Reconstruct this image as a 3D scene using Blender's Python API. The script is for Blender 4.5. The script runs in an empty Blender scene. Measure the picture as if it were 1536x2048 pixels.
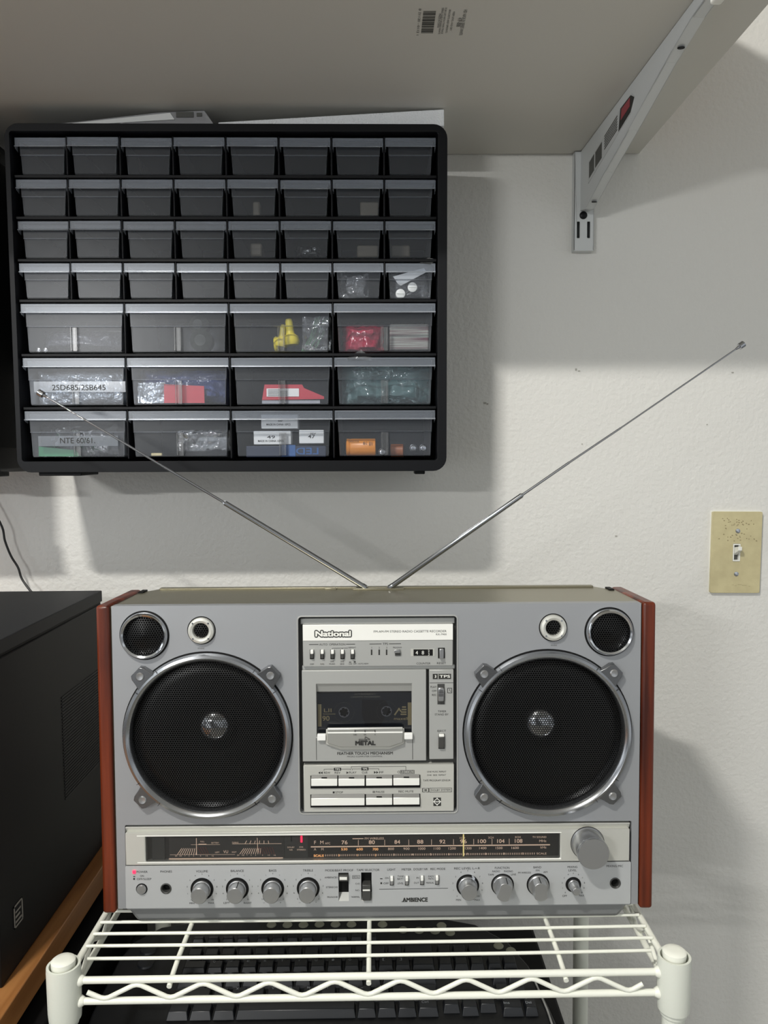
import bpy, bmesh, math, random
from mathutils import Matrix, Vector, noise
random.seed(7)
S = bpy.context.scene
C = S.collection
V = Vector
PI = math.pi

# ------------------------------------------------------------------ camera
FPX = 1538.0
CAM = V((0.0, -1.075, 1.33))
CR = (Matrix.Rotation(-0.01115392, 3, 'Z') @ Matrix.Rotation(PI/2-0.06954436, 3, 'X') @ Matrix.Rotation(-0.0074998, 3, 'Z'))
cd = bpy.data.cameras.new('camera')
cam = bpy.data.objects.new('camera', cd)
C.objects.link(cam)
cam.matrix_world = Matrix.Translation(CAM) @ CR.to_4x4()
cd.sensor_fit = 'VERTICAL'; cd.sensor_height = 36.0
cd.lens = FPX/2048*36.0
cd.clip_start = 0.02
S.camera = cam

# ------------------------------------------------------------------ light, world, exposure
S.view_settings.view_transform = 'Standard'
S.view_settings.look = 'None'
S.view_settings.gamma = 1.0
S.view_settings.use_curve_mapping = False
S.view_settings.exposure = 0.0
W = bpy.data.worlds.new('world'); S.world = W
W.use_nodes = True
def build_world(strength):
    # the unseen rest of the room: soft uneven brightness, dimmer to the right and behind the viewer
    nt = W.node_tree; L = nt.links.new; bg = nt.nodes['Background']
    bg.inputs[1].default_value = strength
    tc = nt.nodes.new('ShaderNodeTexCoord'); sp = nt.nodes.new('ShaderNodeSeparateXYZ'); L(tc.outputs['Generated'], sp.inputs[0])
    n = nt.nodes.new('ShaderNodeTexNoise'); n.inputs['Scale'].default_value = 2.4; n.inputs['Detail'].default_value = 1.5
    L(tc.outputs['Generated'], n.inputs['Vector'])
    mr = nt.nodes.new('ShaderNodeMapRange'); mr.interpolation_type = 'SMOOTHSTEP'
    for i, v in enumerate((0.38, 0.62, 0.18, 1.75)): mr.inputs[i+1].default_value = v
    L(n.outputs[0], mr.inputs[0])
    m = nt.nodes.new('ShaderNodeMath'); m.operation = 'MULTIPLY_ADD'; m.inputs[1].default_value = -0.40; m.inputs[2].default_value = 1.0
    L(sp.outputs[0], m.inputs[0])
    k = nt.nodes.new('ShaderNodeMath'); k.operation = 'MULTIPLY'; L(mr.outputs[0], k.inputs[0]); L(m.outputs[0], k.inputs[1])
    c = nt.nodes.new('ShaderNodeCombineColor')
    for i, f in enumerate((0.93, 0.97, 1.0)):
        q = nt.nodes.new('ShaderNodeMath'); q.operation = 'MULTIPLY'; q.inputs[1].default_value = f; L(k.outputs[0], q.inputs[0]); L(q.outputs[0], c.inputs[i])
    L(c.outputs[0], bg.inputs[0])
build_world(0.72)

def area(name, loc, target, sx, sy, power, col):
    l = bpy.data.lights.new(name, 'AREA'); l.shape = 'RECTANGLE'
    l.size = sx; l.size_y = sy; l.energy = power; l.color = col
    o = bpy.data.objects.new(name, l); C.objects.link(o)
    o.location = loc
    o.rotation_euler = (V(target)-V(loc)).to_track_quat('-Z', 'Y').to_euler()
    return o
# ceiling tube lamp above and left of the viewer; a second slim lamp lower at the left
area('ceiling_tube_lamp', (-0.58, -1.37, 2.43), (0, 0, 1.1), 0.16, 0.035, 22.5, (1.0, 0.975, 0.92))
area('side_lamp', (-1.10, -2.32, 1.75), (0, 0, 1.2), 0.36, 0.012, 10.5, (0.98, 0.98, 0.97))

# ------------------------------------------------------------------ helpers
def lin(c):
    return tuple(((x/255)/12.92 if x/255 <= 0.04045 else ((x/255+0.055)/1.055)**2.4) for x in c)

def mat(name, rgb, rough=0.5, metal=0.0, spec=0.5, alpha=None, emit=None, es=0.0, bump=None, noise_col=None, aniso=None, coat=0.0):
    m = bpy.data.materials.new(name); m.use_nodes = True
    nt = m.node_tree; b = nt.nodes['Principled BSDF']
    col = lin(rgb)
    b.inputs['Base Color'].default_value = (*col, 1)
    b.inputs['Roughness'].default_value = rough
    b.inputs['Metallic'].default_value = metal
    b.inputs['Specular IOR Level'].default_value = spec
    if coat: b.inputs['Coat Weight'].default_value = coat
    if alpha is not None: b.inputs['Alpha'].default_value = alpha
    if emit: b.inputs['Emission Color'].default_value = (*lin(emit), 1); b.inputs['Emission Strength'].default_value = es
    tc = nt.nodes.new('ShaderNodeTexCoord')
    if noise_col:
        sc, stretch, lo, hi = noise_col
        mp = nt.nodes.new('ShaderNodeMapping'); mp.inputs['Scale'].default_value = stretch
        n = nt.nodes.new('ShaderNodeTexNoise'); n.inputs['Scale'].default_value = sc; n.inputs['Detail'].default_value = 6
        r = nt.nodes.new('ShaderNodeValToRGB')
        r.color_ramp.elements[0].position = 0.35; r.color_ramp.elements[1].position = 0.68
        r.color_ramp.elements[0].color = (*lin(lo), 1); r.color_ramp.elements[1].color = (*lin(hi), 1)
        nt.links.new(tc.outputs['Object'], mp.inputs[0]); nt.links.new(mp.outputs[0], n.inputs['Vector'])
        nt.links.new(n.outputs[0], r.inputs[0]); nt.links.new(r.outputs[0], b.inputs['Base Color'])
    if bump:
        sc, st, dist = bump[:3]
        mp2 = nt.nodes.new('ShaderNodeMapping')
        mp2.inputs['Scale'].default_value = bump[3] if len(bump) > 3 else (1, 1, 1)
        n2 = nt.nodes.new('ShaderNodeTexNoise'); n2.inputs['Scale'].default_value = sc; n2.inputs['Detail'].default_value = 4
        bp = nt.nodes.new('ShaderNodeBump'); bp.inputs['Strength'].default_value = st; bp.inputs['Distance'].default_value = dist
        nt.links.new(tc.outputs['Object'], mp2.inputs[0]); nt.links.new(mp2.outputs[0], n2.inputs['Vector'])
        nt.links.new(n2.outputs[0], bp.inputs['Height']); nt.links.new(bp.outputs[0], b.inputs['Normal'])
    return m

def clear_mat(name, tint, body, body_amt, rough=0.15, ior=1.45, gl=1.0, bump=None):
    """clear or frosted plastic: transparent film + a little diffuse body + fresnel gloss"""
    m = bpy.data.materials.new(name); m.use_nodes = True
    nt = m.node_tree; nt.nodes.clear()
    out = nt.nodes.new('ShaderNodeOutputMaterial')
    tr = nt.nodes.new('ShaderNodeBsdfTransparent'); tr.inputs[0].default_value = (*tint, 1)
    df = nt.nodes.new('ShaderNodeBsdfDiffuse'); df.inputs[0].default_value = (*lin(body), 1)
    g = nt.nodes.new('ShaderNodeBsdfGlossy'); g.inputs['Roughness'].default_value = rough; g.inputs[0].default_value = (gl, gl, gl, 1)
    fr = nt.nodes.new('ShaderNodeFresnel'); fr.inputs[0].default_value = ior
    m1 = nt.nodes.new('ShaderNodeMixShader'); m1.inputs[0].default_value = body_amt
    m2 = nt.nodes.new('ShaderNodeMixShader')
    L = nt.links.new
    L(tr.outputs[0], m1.inputs[1]); L(df.outputs[0], m1.inputs[2])
    L(fr.outputs[0], m2.inputs[0]); L(m1.outputs[0], m2.inputs[1]); L(g.outputs[0], m2.inputs[2])
    L(m2.outputs[0], out.inputs[0])
    if bump:
        tc = nt.nodes.new('ShaderNodeTexCoord'); n2 = nt.nodes.new('ShaderNodeTexNoise')
        n2.inputs['Scale'].default_value = bump[0]; n2.inputs['Detail'].default_value = 3
        bp = nt.nodes.new('ShaderNodeBump'); bp.inputs['Strength'].default_value = bump[1]; bp.inputs['Distance'].default_value = bump[2]
        L(tc.outputs['Object'], n2.inputs['Vector']); L(n2.outputs[0], bp.inputs['Height'])
        L(bp.outputs[0], g.inputs['Normal']); L(bp.outputs[0], fr.inputs['Normal']); L(bp.outputs[0], df.inputs['Normal'])
    return m

def perforated(name, rgb, pitch, frac):
    """black sheet metal with a hexagonal field of round holes (real see-through holes)"""
    m = bpy.data.materials.new(name); m.use_nodes = True
    nt = m.node_tree; b = nt.nodes['Principled BSDF']; out = nt.nodes['Material Output']
    b.inputs['Base Color'].default_value = (*lin(rgb), 1); b.inputs['Roughness'].default_value = 0.38
    b.inputs['Specular IOR Level'].default_value = 0.35
    L = nt.links.new
    tc = nt.nodes.new('ShaderNodeTexCoord'); sp = nt.nodes.new('ShaderNodeSeparateXYZ'); L(tc.outputs['Object'], sp.inputs[0])
    def M(op, a, bb=None):
        n = nt.nodes.new('ShaderNodeMath'); n.operation = op
        for i, x in enumerate((a, bb)):
            if x is None: continue
            if isinstance(x, (int, float)): n.inputs[i].default_value = x
            else: L(x, n.inputs[i])
        return n.outputs[0]
    def lattice(sh):
        u = M('SUBTRACT', M('FRACT', M('ADD', M('DIVIDE', sp.outputs[0], pitch), 50+sh)), 0.5)
        v = M('MULTIPLY', M('SUBTRACT', M('FRACT', M('ADD', M('DIVIDE', sp.outputs[2], pitch*1.7320508), 50+sh)), 0.5), 1.7320508)
        return M('SQRT', M('ADD', M('MULTIPLY', u, u), M('MULTIPLY', v, v)))
    d = M('MINIMUM', lattice(0.0), lattice(0.5))
    hole = M('LESS_THAN', d, frac)
    tr = nt.nodes.new('ShaderNodeBsdfTransparent'); mx = nt.nodes.new('ShaderNodeMixShader')
    L(hole, mx.inputs[0]); L(b.outputs[0], mx.inputs[1]); L(tr.outputs[0], mx.inputs[2]); L(mx.outputs[0], out.inputs[0])
    return m

class MB:
    def __init__(s): s.bm = bmesh.new(); s.mi = 0
    def _f(s, vs):
        try:
            f = s.bm.faces.new(vs); f.material_index = s.mi; return f
        except ValueError: return None
    def face(s, pts): return s._f([s.bm.verts.new(p) for p in pts])
    def box(s, x0, x1, y0, y1, z0, z1, M=None):
        P = [V((x, y, z)) for x in (x0, x1) for y in (y0, y1) for z in (z0, z1)]
        if M: P = [M @ p for p in P]
        v = [s.bm.verts.new(p) for p in P]
        for q in ((0,1,3,2),(4,6,7,5),(0,4,5,1),(2,3,7,6),(0,2,6,4),(1,5,7,3)): s._f([v[i] for i in q])
        return s
    def hexa(s, a, b):      # two quads (4 points each) bridged into a solid
        v = [s.bm.verts.new(p) for p in list(a)+list(b)]; n = len(a)
        s._f(v[:n][::-1]); s._f(v[n:])
        for i in range(n): s._f([v[i], v[(i+1) % n], v[n+(i+1) % n], v[n+i]])
        return s
    def prism(s, poly, y0, y1, ins=0.0):   # polygon in x,z extruded along y; ins shrinks the y0 side about centroid
        cx = sum(p[0] for p in poly)/len(poly); cz = sum(p[1] for p in poly)/len(poly)
        def sh(p):
            d = V((p[0]-cx, p[1]-cz)); l = d.length
            d = d*(max(0, l-ins)/l) if l else d
            return (cx+d.x, y0, cz+d.y)
        return s.hexa([sh(p) for p in poly], [(p[0], y1, p[1]) for p in poly])
    def prismz(s, poly, z0, z1):
        return s.hexa([(p[0], p[1], z0) for p in poly], [(p[0], p[1], z1) for p in poly])
    def ring(s, c, ax, prof, seg=48, closed=False, cap0=True, cap1=True, ell=None):
        """lathe: prof = [(radius, distance along ax)]"""
        ax = V(ax).normalized(); u = ax.orthogonal().normalized()
        if abs(ax.y) > 0.99: u = V((1, 0, 0))
        w = ax.cross(u); c = V(c); rows = []
        for r, d in prof:
            rows.append([s.bm.verts.new(c+ax*d+(u*math.cos(2*PI*i/seg)+w*math.sin(2*PI*i/seg))*max(r, 1e-6)) for i in range(seg)])
        n = len(rows)
        for k in range(n if closed else n-1):
            a, b = rows[k], rows[(k+1) % n]
            for i in range(seg): s._f([a[i], a[(i+1) % seg], b[(i+1) % seg], b[i]])
        if not closed:
            if cap0: s._f(rows[0][::-1])
            if cap1: s._f(rows[-1])
        return s
    def cyl(s, p0, p1, r0, r1=None, seg=16):
        p0 = V(p0); p1 = V(p1); r1 = r0 if r1 is None else r1
        return s.ring(p0, p1-p0, [(r0, 0), (r1, (p1-p0).length)], seg)
    def tube(s, pts, r, seg=10):
        pts = [V(p) for p in pts]; rows = []; up = None
        for i, p in enumerate(pts):
            a = pts[max(i-1, 0)]; b = pts[min(i+1, len(pts)-1)]; t = (b-a).normalized()
            if up is None: up = t.orthogonal().normalized()
            up = (up-t*up.dot(t)).normalized(); w = t.cross(up)
            rows.append([s.bm.verts.new(p+(up*math.cos(2*PI*k/seg)+w*math.sin(2*PI*k/seg))*r) for k in range(seg)])
        for a, b in zip(rows, rows[1:]):
            for k in range(seg): s._f([a[k], a[(k+1) % seg], b[(k+1) % seg], b[k]])
        s._f(rows[0][::-1]); s._f(rows[-1]); return s
    def mesh(s, me, M):
        off = len(s.bm.verts)
        vs = [s.bm.verts.new(M @ v.co) for v in me.vertices]
        for p in me.polygons: s._f([vs[i] for i in p.vertices])
        return s
    def build(s, name, m, parent=None, bevel=0.0, smooth=True, seg=2, world=None, label=None, origin=False):
        bmesh.ops.recalc_face_normals(s.bm, faces=s.bm.faces)
        o_ = V((0, 0, 0))
        if origin:
            o_ = sum((v.co for v in s.bm.verts), V((0, 0, 0)))/len(s.bm.verts)
            o_.z = min(v.co.z for v in s.bm.verts)
            bmesh.ops.translate(s.bm, verts=s.bm.verts, vec=-o_)
        me = bpy.data.meshes.new(name); s.bm.to_mesh(me); s.bm.free()
        for x in (m if isinstance(m, (list, tuple)) else [m]): me.materials.append(x)
        o = bpy.data.objects.new(name, me); C.objects.link(o)
        if smooth:
            for p in me.polygons: p.use_smooth = True
            try: me.set_sharp_from_angle(angle=math.radians(38))
            except Exception: pass
        if bevel:
            b = o.modifiers.new('bevel', 'BEVEL'); b.width = bevel; b.segments = seg; b.limit_method = 'ANGLE'; b.angle_limit = math.radians(40)
        if parent: o.parent = parent
        Wm = world if world else Matrix.Identity(4)
        if world or origin: o.matrix_local = Wm @ Matrix.Translation(o_)
        if label: o['label'] = label
        return o

def tag(o, label, cat=None, group=None, kind=None):
    o['label'] = label
    if cat: o['category'] = cat
    if group: o['group'] = group
    if kind: o['kind'] = kind
    return o
def empty(name, M, label=None, cat=None, group=None):
    o = bpy.data.objects.new(name, None); C.objects.link(o)
    o.empty_display_size = 0.05
    o.matrix_world = M
    if label: tag(o, label, cat, group)
    return o
def struct(o):
    o['kind'] = 'structure'; return o

_plate = {}
def plate(outer, holes, y0, y1, M=None):
    """flat plate with real holes: outlines in (x,z), thickness from y0 to y1; returns MB"""
    cu = bpy.data.curves.new('c', 'CURVE'); cu.dimensions = '2D'; cu.fill_mode = 'BOTH'; cu.extrude = abs(y1-y0)/2
    for poly in [outer]+list(holes):
        sp = cu.splines.new('POLY'); sp.points.add(len(poly)-1)
        for i, p in enumerate(poly): sp.points[i].co = (p[0], p[1], 0, 1)
        sp.use_cyclic_u = True
    o = bpy.data.objects.new('c', cu); me = bpy.data.meshes.new_from_object(o)
    T = Matrix(((1, 0, 0, 0), (0, 0, -1, (y0+y1)/2), (0, 1, 0, 0), (0, 0, 0, 1)))
    b = MB(); b.mesh(me, (M @ T) if M else T)
    bmesh.ops.remove_doubles(b.bm, verts=b.bm.verts, dist=1e-6)
    bpy.data.objects.remove(o); bpy.data.curves.remove(cu); bpy.data.meshes.remove(me)
    return b
def circ(cx, cz, r, n=64): return [(cx+r*math.cos(2*PI*i/n), cz+r*math.sin(2*PI*i/n)) for i in range(n)]
def rrect(x0, x1, z0, z1, r, n=5):
    P = []
    for cx, cz, a0 in ((x1-r, z1-r, 0), (x0+r, z1-r, 90), (x0+r, z0+r, 180), (x1-r, z0+r, 270)):
        for k in range(n+1):
            a = math.radians(a0+90*k/n); P.append((cx+r*math.cos(a), cz+r*math.sin(a)))
    return P

_tc = {}
def text_mesh(s, bold=0.0):
    k = (s, bold)
    if k not in _tc:
        cu = bpy.data.curves.new('t', 'FONT'); cu.body = s; cu.size = 1; cu.offset = bold; cu.resolution_u = 3
        o = bpy.data.objects.new('t', cu); me = bpy.data.meshes.new_from_object(o)
        xs = [v.co.x for v in me.vertices] or [0, 1]
        _tc[k] = (me, min(xs), max(xs))
        bpy.data.objects.remove(o)
    return _tc[k]
CAPH = 0.69
def ray(px, py): return CR @ V(((px-768)/FPX, -(py-1024)/FPX, -1))
def at(px, py, axis, val):
    d = ray(px, py); i = 'XYZ'.index(axis); return CAM+d*((val-CAM[i])/d[i])

# ------------------------------------------------------------------ materials
M = {}
M['wall'] = mat('painted_wall', (222, 221, 216), 0.5, bump=(150, 0.5, 0.0026))
M['ceil'] = mat('ceiling_paint', (225, 224, 218), 0.8)
M['floor'] = mat('floor_vinyl', (165, 160, 150), 0.5)
M['shelf'] = mat('white_laminate', (206, 204, 197), 0.5)
M['brk'] = mat('white_powder_coat_bracket', (205, 208, 208), 0.4)
M['ink'] = mat('black_ink', (38, 38, 36), 0.6)
M['inkg'] = mat('grey_ink', (78, 78, 74), 0.6)
M['blackpl'] = mat('black_plastic', (13, 14, 17), 0.42, spec=0.2)
M['blackin'] = mat('black_plastic_inner', (14, 15, 17), 0.6, spec=0.2)
M['silver'] = mat('brushed_silver_panel', (160, 162, 165), 0.42, metal=0.4, bump=(420, 0.06, 0.0004))
M['ctrl'] = mat('light_silver_panel', (188, 190, 191), 0.42, metal=0.3, bump=(420, 0.06, 0.0004))
M['silver2'] = mat('satin_aluminium', (204, 204, 197), 0.34, metal=0.35, bump=(160, 0.12, 0.0003, (1, 1, 14)))
M['silver3'] = mat('silver_paint', (174, 175, 172), 0.5, metal=0.35)
M['skirt'] = mat('grey_base_paint', (134, 136, 137), 0.5, metal=0.3)
M['bright'] = mat('bright_aluminium', (250, 250, 244), 0.3, metal=0.15)
M['btn'] = mat('satin_button_metal', (245, 245, 238), 0.3, metal=0.2)
M['top'] = mat('champagne_grey_metal', (150, 145, 125), 0.34, metal=0.75)
M['chrome'] = mat('chrome', (205, 207, 210), 0.12, metal=1.0)
M['ant'] = mat('antenna_chrome', (168, 170, 174), 0.08, metal=1.0)
M['ring'] = mat('dark_chrome_ring', (160, 162, 165), 0.2, metal=0.95)
M['tab'] = mat('smoked_chrome', (120, 121, 123), 0.25, metal=0.9)
M['wood'] = mat('rosewood_veneer', (110, 45, 22), 0.35, spec=0.4, noise_col=(26, (2.6, 2.6, 0.16), (58, 20, 9), (124, 52, 25)))
M['desk'] = mat('oak_laminate_desk', (160, 108, 60), 0.4, noise_col=(14, (6, .4, 6), (140, 90, 46), (172, 120, 70)))
M['grille'] = perforated('perforated_black_metal', (17, 17, 17), 0.00232, 0.34)
M['cone'] = mat('speaker_cone_paper', (8, 8, 8), 0.7, spec=0.1)
M['dome'] = mat('silver_dust_cap', (230, 232, 236), 0.12, metal=1.0)
M['knob'] = mat('turned_aluminium_knob', (176, 177, 178), 0.3, metal=0.85)
M['dark'] = mat('dark_recess', (18, 18, 18), 0.6, spec=0.2)
M['dkgrey'] = mat('dark_grey_plastic', (62, 62, 60), 0.45)
M['white'] = mat('white_plastic', (235, 235, 228), 0.4)
M['tabw'] = mat('white_tab', (240, 240, 236), 0.35)
M['glass'] = clear_mat('smoked_window', (0.85, 0.85, 0.87), (60, 60, 60), 0.02, 0.06)
M['dial'] = mat('black_dial_face', (30, 27, 26), 0.45)
M['meter'] = mat('meter_face', (58, 56, 55), 0.4)
M['dialtxt'] = mat('lit_dial_print', (225, 205, 185), 0.5, emit=(255, 215, 185), es=0.35)
M['dialor'] = mat('lit_orange_print', (240, 200, 150), 0.5, emit=(255, 178, 105), es=0.8)
M['dialred'] = mat('red_dial_print', (120, 55, 48), 0.5)
M['needle'] = mat('dial_needle', (240, 225, 150), 0.4, emit=(255, 235, 160), es=0.5)
M['led'] = mat('red_lamp', (255, 50, 70), 0.4, emit=(255, 30, 70), es=2.2)
M['cass'] = mat('cassette_shell_smoke', (44, 50, 58), 0.3)
M['cassd'] = mat('cassette_tape_pack', (20, 22, 28), 0.35)
M['gold'] = mat('gold_print', (196, 182, 134), 0.4)
M['rack'] = mat('white_epoxy_wire', (243, 244, 232), 0.32, coat=0.2)
M['rackc'] = mat('white_epoxy_collar', (222, 225, 214), 0.4, bump=(300, 0.15, 0.001))
M['keyb'] = mat('keyboard_black', (18, 19, 21), 0.4, spec=0.4)
M['key'] = mat('keycap_black', (26, 28, 32), 0.35, spec=0.5)
M['keyw'] = mat('keyboard_button_ivory', (150, 150, 132), 0.4)
M['keyt'] = mat('keycap_legend', (150, 155, 160), 0.5)
M['rim'] = mat('silver_rim', (170, 170, 168), 0.35, metal=0.5)
M['tower'] = mat('tower_black_steel', (13, 14, 15), 0.55, spec=0.3)
M['towert'] = mat('tower_dark_top', (32, 33, 35), 0.55, spec=0.3)
M['swp'] = mat('ivory_switch_plate', (196, 184, 142), 0.35, noise_col=(70, (1, 1, 1), (192, 181, 140), (202, 192, 150)))
M['foam'] = mat('white_foam', (248, 250, 252), 0.9, bump=(600, 0.9, 0.002))
M['cord'] = mat('black_cord', (20, 20, 20), 0.5)
M['drw'] = clear_mat('frosted_drawer_plastic', (0.95, 0.96, 0.98), (160, 166, 174), 0.05, 0.3, 1.3, bump=(60, 0.05, 0.002))
M['lip'] = clear_mat('frosted_lip_plastic', (0.92, 0.94, 0.97), (168, 176, 187), 0.17, 0.3)
M['clip'] = clear_mat('clear_ridge_plastic', (0.9, 0.9, 0.9), (215, 218, 220), 0.05, 0.25)
M['film'] = clear_mat('clear_bag_film', (0.96, 0.96, 0.96), (210, 214, 216), 0.06, 0.08, 1.7, bump=(22, 1.0, 0.03))
M['filmt'] = clear_mat('teal_tinted_bag_film', (0.7, 0.8, 0.8), (150, 190, 190), 0.22, 0.1, 1.6, bump=(20, 1.0, 0.03))
M['foil'] = mat('silver_antistatic_film', (196, 204, 212), 0.22, metal=0.6, bump=(26, 1.0, 0.03))
M['foilb'] = mat('blue_bag_film', (62, 74, 120), 0.2, spec=0.8, bump=(24, 0.8, 0.02))
M['redc'] = mat('red_card', (185, 52, 66), 0.5)
M['maroon'] = mat('dark_red_bag', (165, 30, 60), 0.22, spec=0.9, bump=(22, 0.9, 0.03))
M['yellow'] = mat('yellow_nylon', (225, 205, 50), 0.35)
M['greenw'] = mat('green_wire', (50, 130, 70), 0.4)
M['stripe'] = mat('resistor_strip_paper', (140, 150, 140), 0.5, noise_col=(60, (.2, .2, 9), (90, 40, 55), (175, 185, 172)))
M['pcb'] = mat('green_circuit_board', (36, 120, 76), 0.35)
M['paper'] = mat('white_paper_label', (225, 226, 224), 0.6)
M['blue'] = mat('blue_carton', (46, 92, 150), 0.45)
M['navy'] = mat('dark_blue_carton', (34, 44, 66), 0.45)
M['orange'] = mat('orange_capacitor_sleeve', (224, 140, 40), 0.35)
M['brown'] = mat('brown_capacitor', (150, 84, 40), 0.4)
M['steel'] = mat('zinc_steel', (190, 192, 195), 0.2, metal=1.0)
M['beige'] = mat('buff_component', (120, 112, 95), 0.5)

# ------------------------------------------------------------------ room
b = MB(); b.box(-2.6, 2.4, 0, 0.1, -0.02, 2.5); struct(b.build('wall_back', M['wall'], smooth=False))
b = MB(); b.box(-2.6, 2.4, -4.6, 0.1, -0.1, 0.0); struct(b.build('floor', M['floor'], smooth=False))
b = MB(); b.box(-2.6, 2.4, -4.6, 0.1, 2.46, 2.56); struct(b.build('ceiling', M['ceil'], smooth=False))
# small scuffs and dents in the paint
b = MB()
for px, py, w, h in ((970, 806, 5, 3), (975, 808, 3, 3), (1152, 739, 3, 4), (1158, 742, 4, 2), (1465, 745, 4, 2), (1232, 1072, 4, 3), (1164, 888, 2, 2), (1414, 849, 2, 2)):
    p = at(px, py, 'Y', 0); b.box(p.x-w*.00035, p.x+w*.00035, -0.0008, 0.001, p.z-h*.00035, p.z+h*.00035)
wm = b.build('trim_1', mat('scuffed_plaster', (168, 166, 158), .8), smooth=False); struct(wm)

# ------------------------------------------------------------------ wall shelf
ZS = 1.7408
sh = empty('wall_shelf', Matrix.Translation((-0.22, -0.2, ZS)), 'wide white laminate wall shelf seen from below, above the drawer cabinet', 'shelf')
X = lambda x: x+0.22
b = MB(); b.box(X(-0.95), X(0.3625), -0.206, 0.198, 0.0, 0.018)
b.build('board', M['shelf'], sh, bevel=0.0008)
# barcode and print on the underside
p0 = at(838, 62, 'Z', ZS); p1 = at(875, 20, 'Z', ZS)
b = MB(); rnd = random.Random(3)
bx0 = X(at(842, 66, 'Z', ZS).x); bx1 = X(at(866, 66, 'Z', ZS).x); ya = at(842, 66, 'Z', ZS).y+0.2; yb = at(850, 22, 'Z', ZS).y+0.2
y = yb
while y < ya:
    w = rnd.choice((.0005, .0009, .0016, .0022)); b.box(bx0, bx1, y, min(y+w, ya), -0.0003, 0.0002); y += w+rnd.choice((.0005, .0008, .0012))
def under(s, px, py0, py1, h, bold=0):
    me, a, c = text_mesh(s, bold)
    q0 = at(px, py0, 'Z', ZS); q1 = at(px, py1, 'Z', ZS); L = abs(q1.y-q0.y); sx = L/(c-a)
    # text runs from front to back (towards the wall), read from below
    T = Matrix.Translation((X(q0.x), q0.y+0.2, -0.0003)) @ Matrix(((0, h/CAPH, 0, 0), (sx, 0, 0, 0), (0, 0, 1, 0), (0, 0, 0, 1))) @ Matrix.Translation((-a, 0, 0))
    b.mesh(me, T)
under('0 21120 - 0112 1', 838, 17, 70, .0022)
under('MADE IN CHINA', 878, 27, 55, .0019); under('SERIES SHELF BOARD WHITE', 884, 15, 68, .0019)
under('FOR USE WITH TWIN TRACK', 890, 15, 68, .0019); under('BRACKETS AND UPRIGHTS', 898, 19, 65, .0019); under('KEEP LEVEL AND DRY', 906, 23, 61, .0019)
under('47P-BB8', 916, 35, 53, .004); under('HD 16X36 IN SERIES WHITE', 928, 19, 70, .0032)
b.build('printed_barcode', M['inkg'], sh, smooth=False)

b = MB(); b.box(-.42, .358, -.395, -.01, ZS+.0182, 1.958)  # unseen carton, added so its shadow falls diagonally across the upper right wall
st_ = b.build('unseen_shadow_carton', mat('brown_cardboard', (170, 135, 95), .8), origin=True, bevel=.002)
tag(st_, 'long unseen cardboard carton added on top of the wall shelf to cast a shadow', 'carton')
# wall upright rail with slots
rl = empty('slotted_wall_rail', Matrix.Translation((0.2855, 0, 1.609)), 'short white slotted metal rail screwed to the wall under the shelf bracket', 'shelf rail')
b = plate([(-.0135, .001), (.0135, .001), (.0135, .131), (-.0135, .131)], [rrect(-.0095, -.0055, .017, .039, .0012), rrect(.0045, .0085, .017, .039, .0012)], -.0125, -.011)
b.box(-.0135, -.012, -.0125, 0, .001, .131); b.box(.012, .0135, -.0125, 0, .001, .131); b.box(-.0135, .0135, -.0125, 0, 0, .0015)
b.build('channel', M['brk'], rl, bevel=.0004)
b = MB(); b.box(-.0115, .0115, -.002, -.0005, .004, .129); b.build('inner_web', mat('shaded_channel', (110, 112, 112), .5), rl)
b = MB(); b.ring((-.001, -.0125, .047), (0, -1, 0), [(.0052, 0), (.005, .0015), (.003, .003)], 20); b.build('screw', M['blackpl'], rl)

# bracket arm
br = empty('shelf_bracket', Matrix.Translation((0.2805, -0.012, ZS)) @ Matrix.Rotation(0.03, 4, 'Z'), 'tapered white steel shelf bracket with a red and black sticker, under the shelf', 'bracket')
prof = [(0.0, -.0005), (-.385, -.0005), (-.385, -.012), (-.34, -.014), (-.28, -.024), (-.18, -.047), (-.10, -.064), (-.022, -.083), (0.0, -.079)]
def slab(b, x0, x1, P): return b.hexa([(x0, p[0], p[1]) for p in P], [(x1, p[0], p[1]) for p in P])
b = MB(); slab(b, 0, .0014, prof); slab(b, .0108, .012, prof)
for (y0, z0), (y1, z1) in zip(prof[2:-1], prof[3:]):
    b.hexa([(0, y0, z0), (.012, y0, z0), (.012, y0, z0+.0014), (0, y0, z0+.0014)], [(0, y1, z1), (.012, y1, z1), (.012, y1, z1+.0014), (0, y1, z1+.0014)])
b.build('arm', M['brk'], br, bevel=.0003)
b = MB()
b.ring((.0065, -.040, -.0796), (0, .22, -.97), [(.0035, 0), (.0033, .0008)], 20)
b.ring((.0065, -.302, -.0208), (0, .2, -.98), [(.0035, 0), (.0033, .0008)], 20)
b.build('hole', M['dark'], br)
b = MB(); slab(b, -.0006, 0, [(-.035, -.028), (-.16, -.012), (-.19, -.012), (-.20, -.020), (-.19, -.032), (-.16, -.036), (-.035, -.055)])
b.build('sticker', mat('clear_white_sticker', (196, 198, 198), .4), br)
st = [c for c in br.children if c.name.startswith('sticker')][0]
b = MB(); slab(b, -.0009, -.0006, [(-.155, -.013), (-.188, -.013), (-.199, -.020), (-.188, -.031), (-.150, -.0365)]); b.build('black_print', M['ink'], st)
b = MB(); slab(b, -.0012, -.0009, [(-.160, -.0155), (-.186, -.015), (-.186, -.024), (-.158, -.027)]); b.build('red_print', mat('red_print', (150, 60, 68), .5), st)
b = MB()
for k in range(6): slab(b, -.0009, -.0006, [(-.10, -.021-k*.003), (-.145, -.016-k*.003), (-.145, -.0175-k*.003), (-.10, -.0225-k*.003)])
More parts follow.
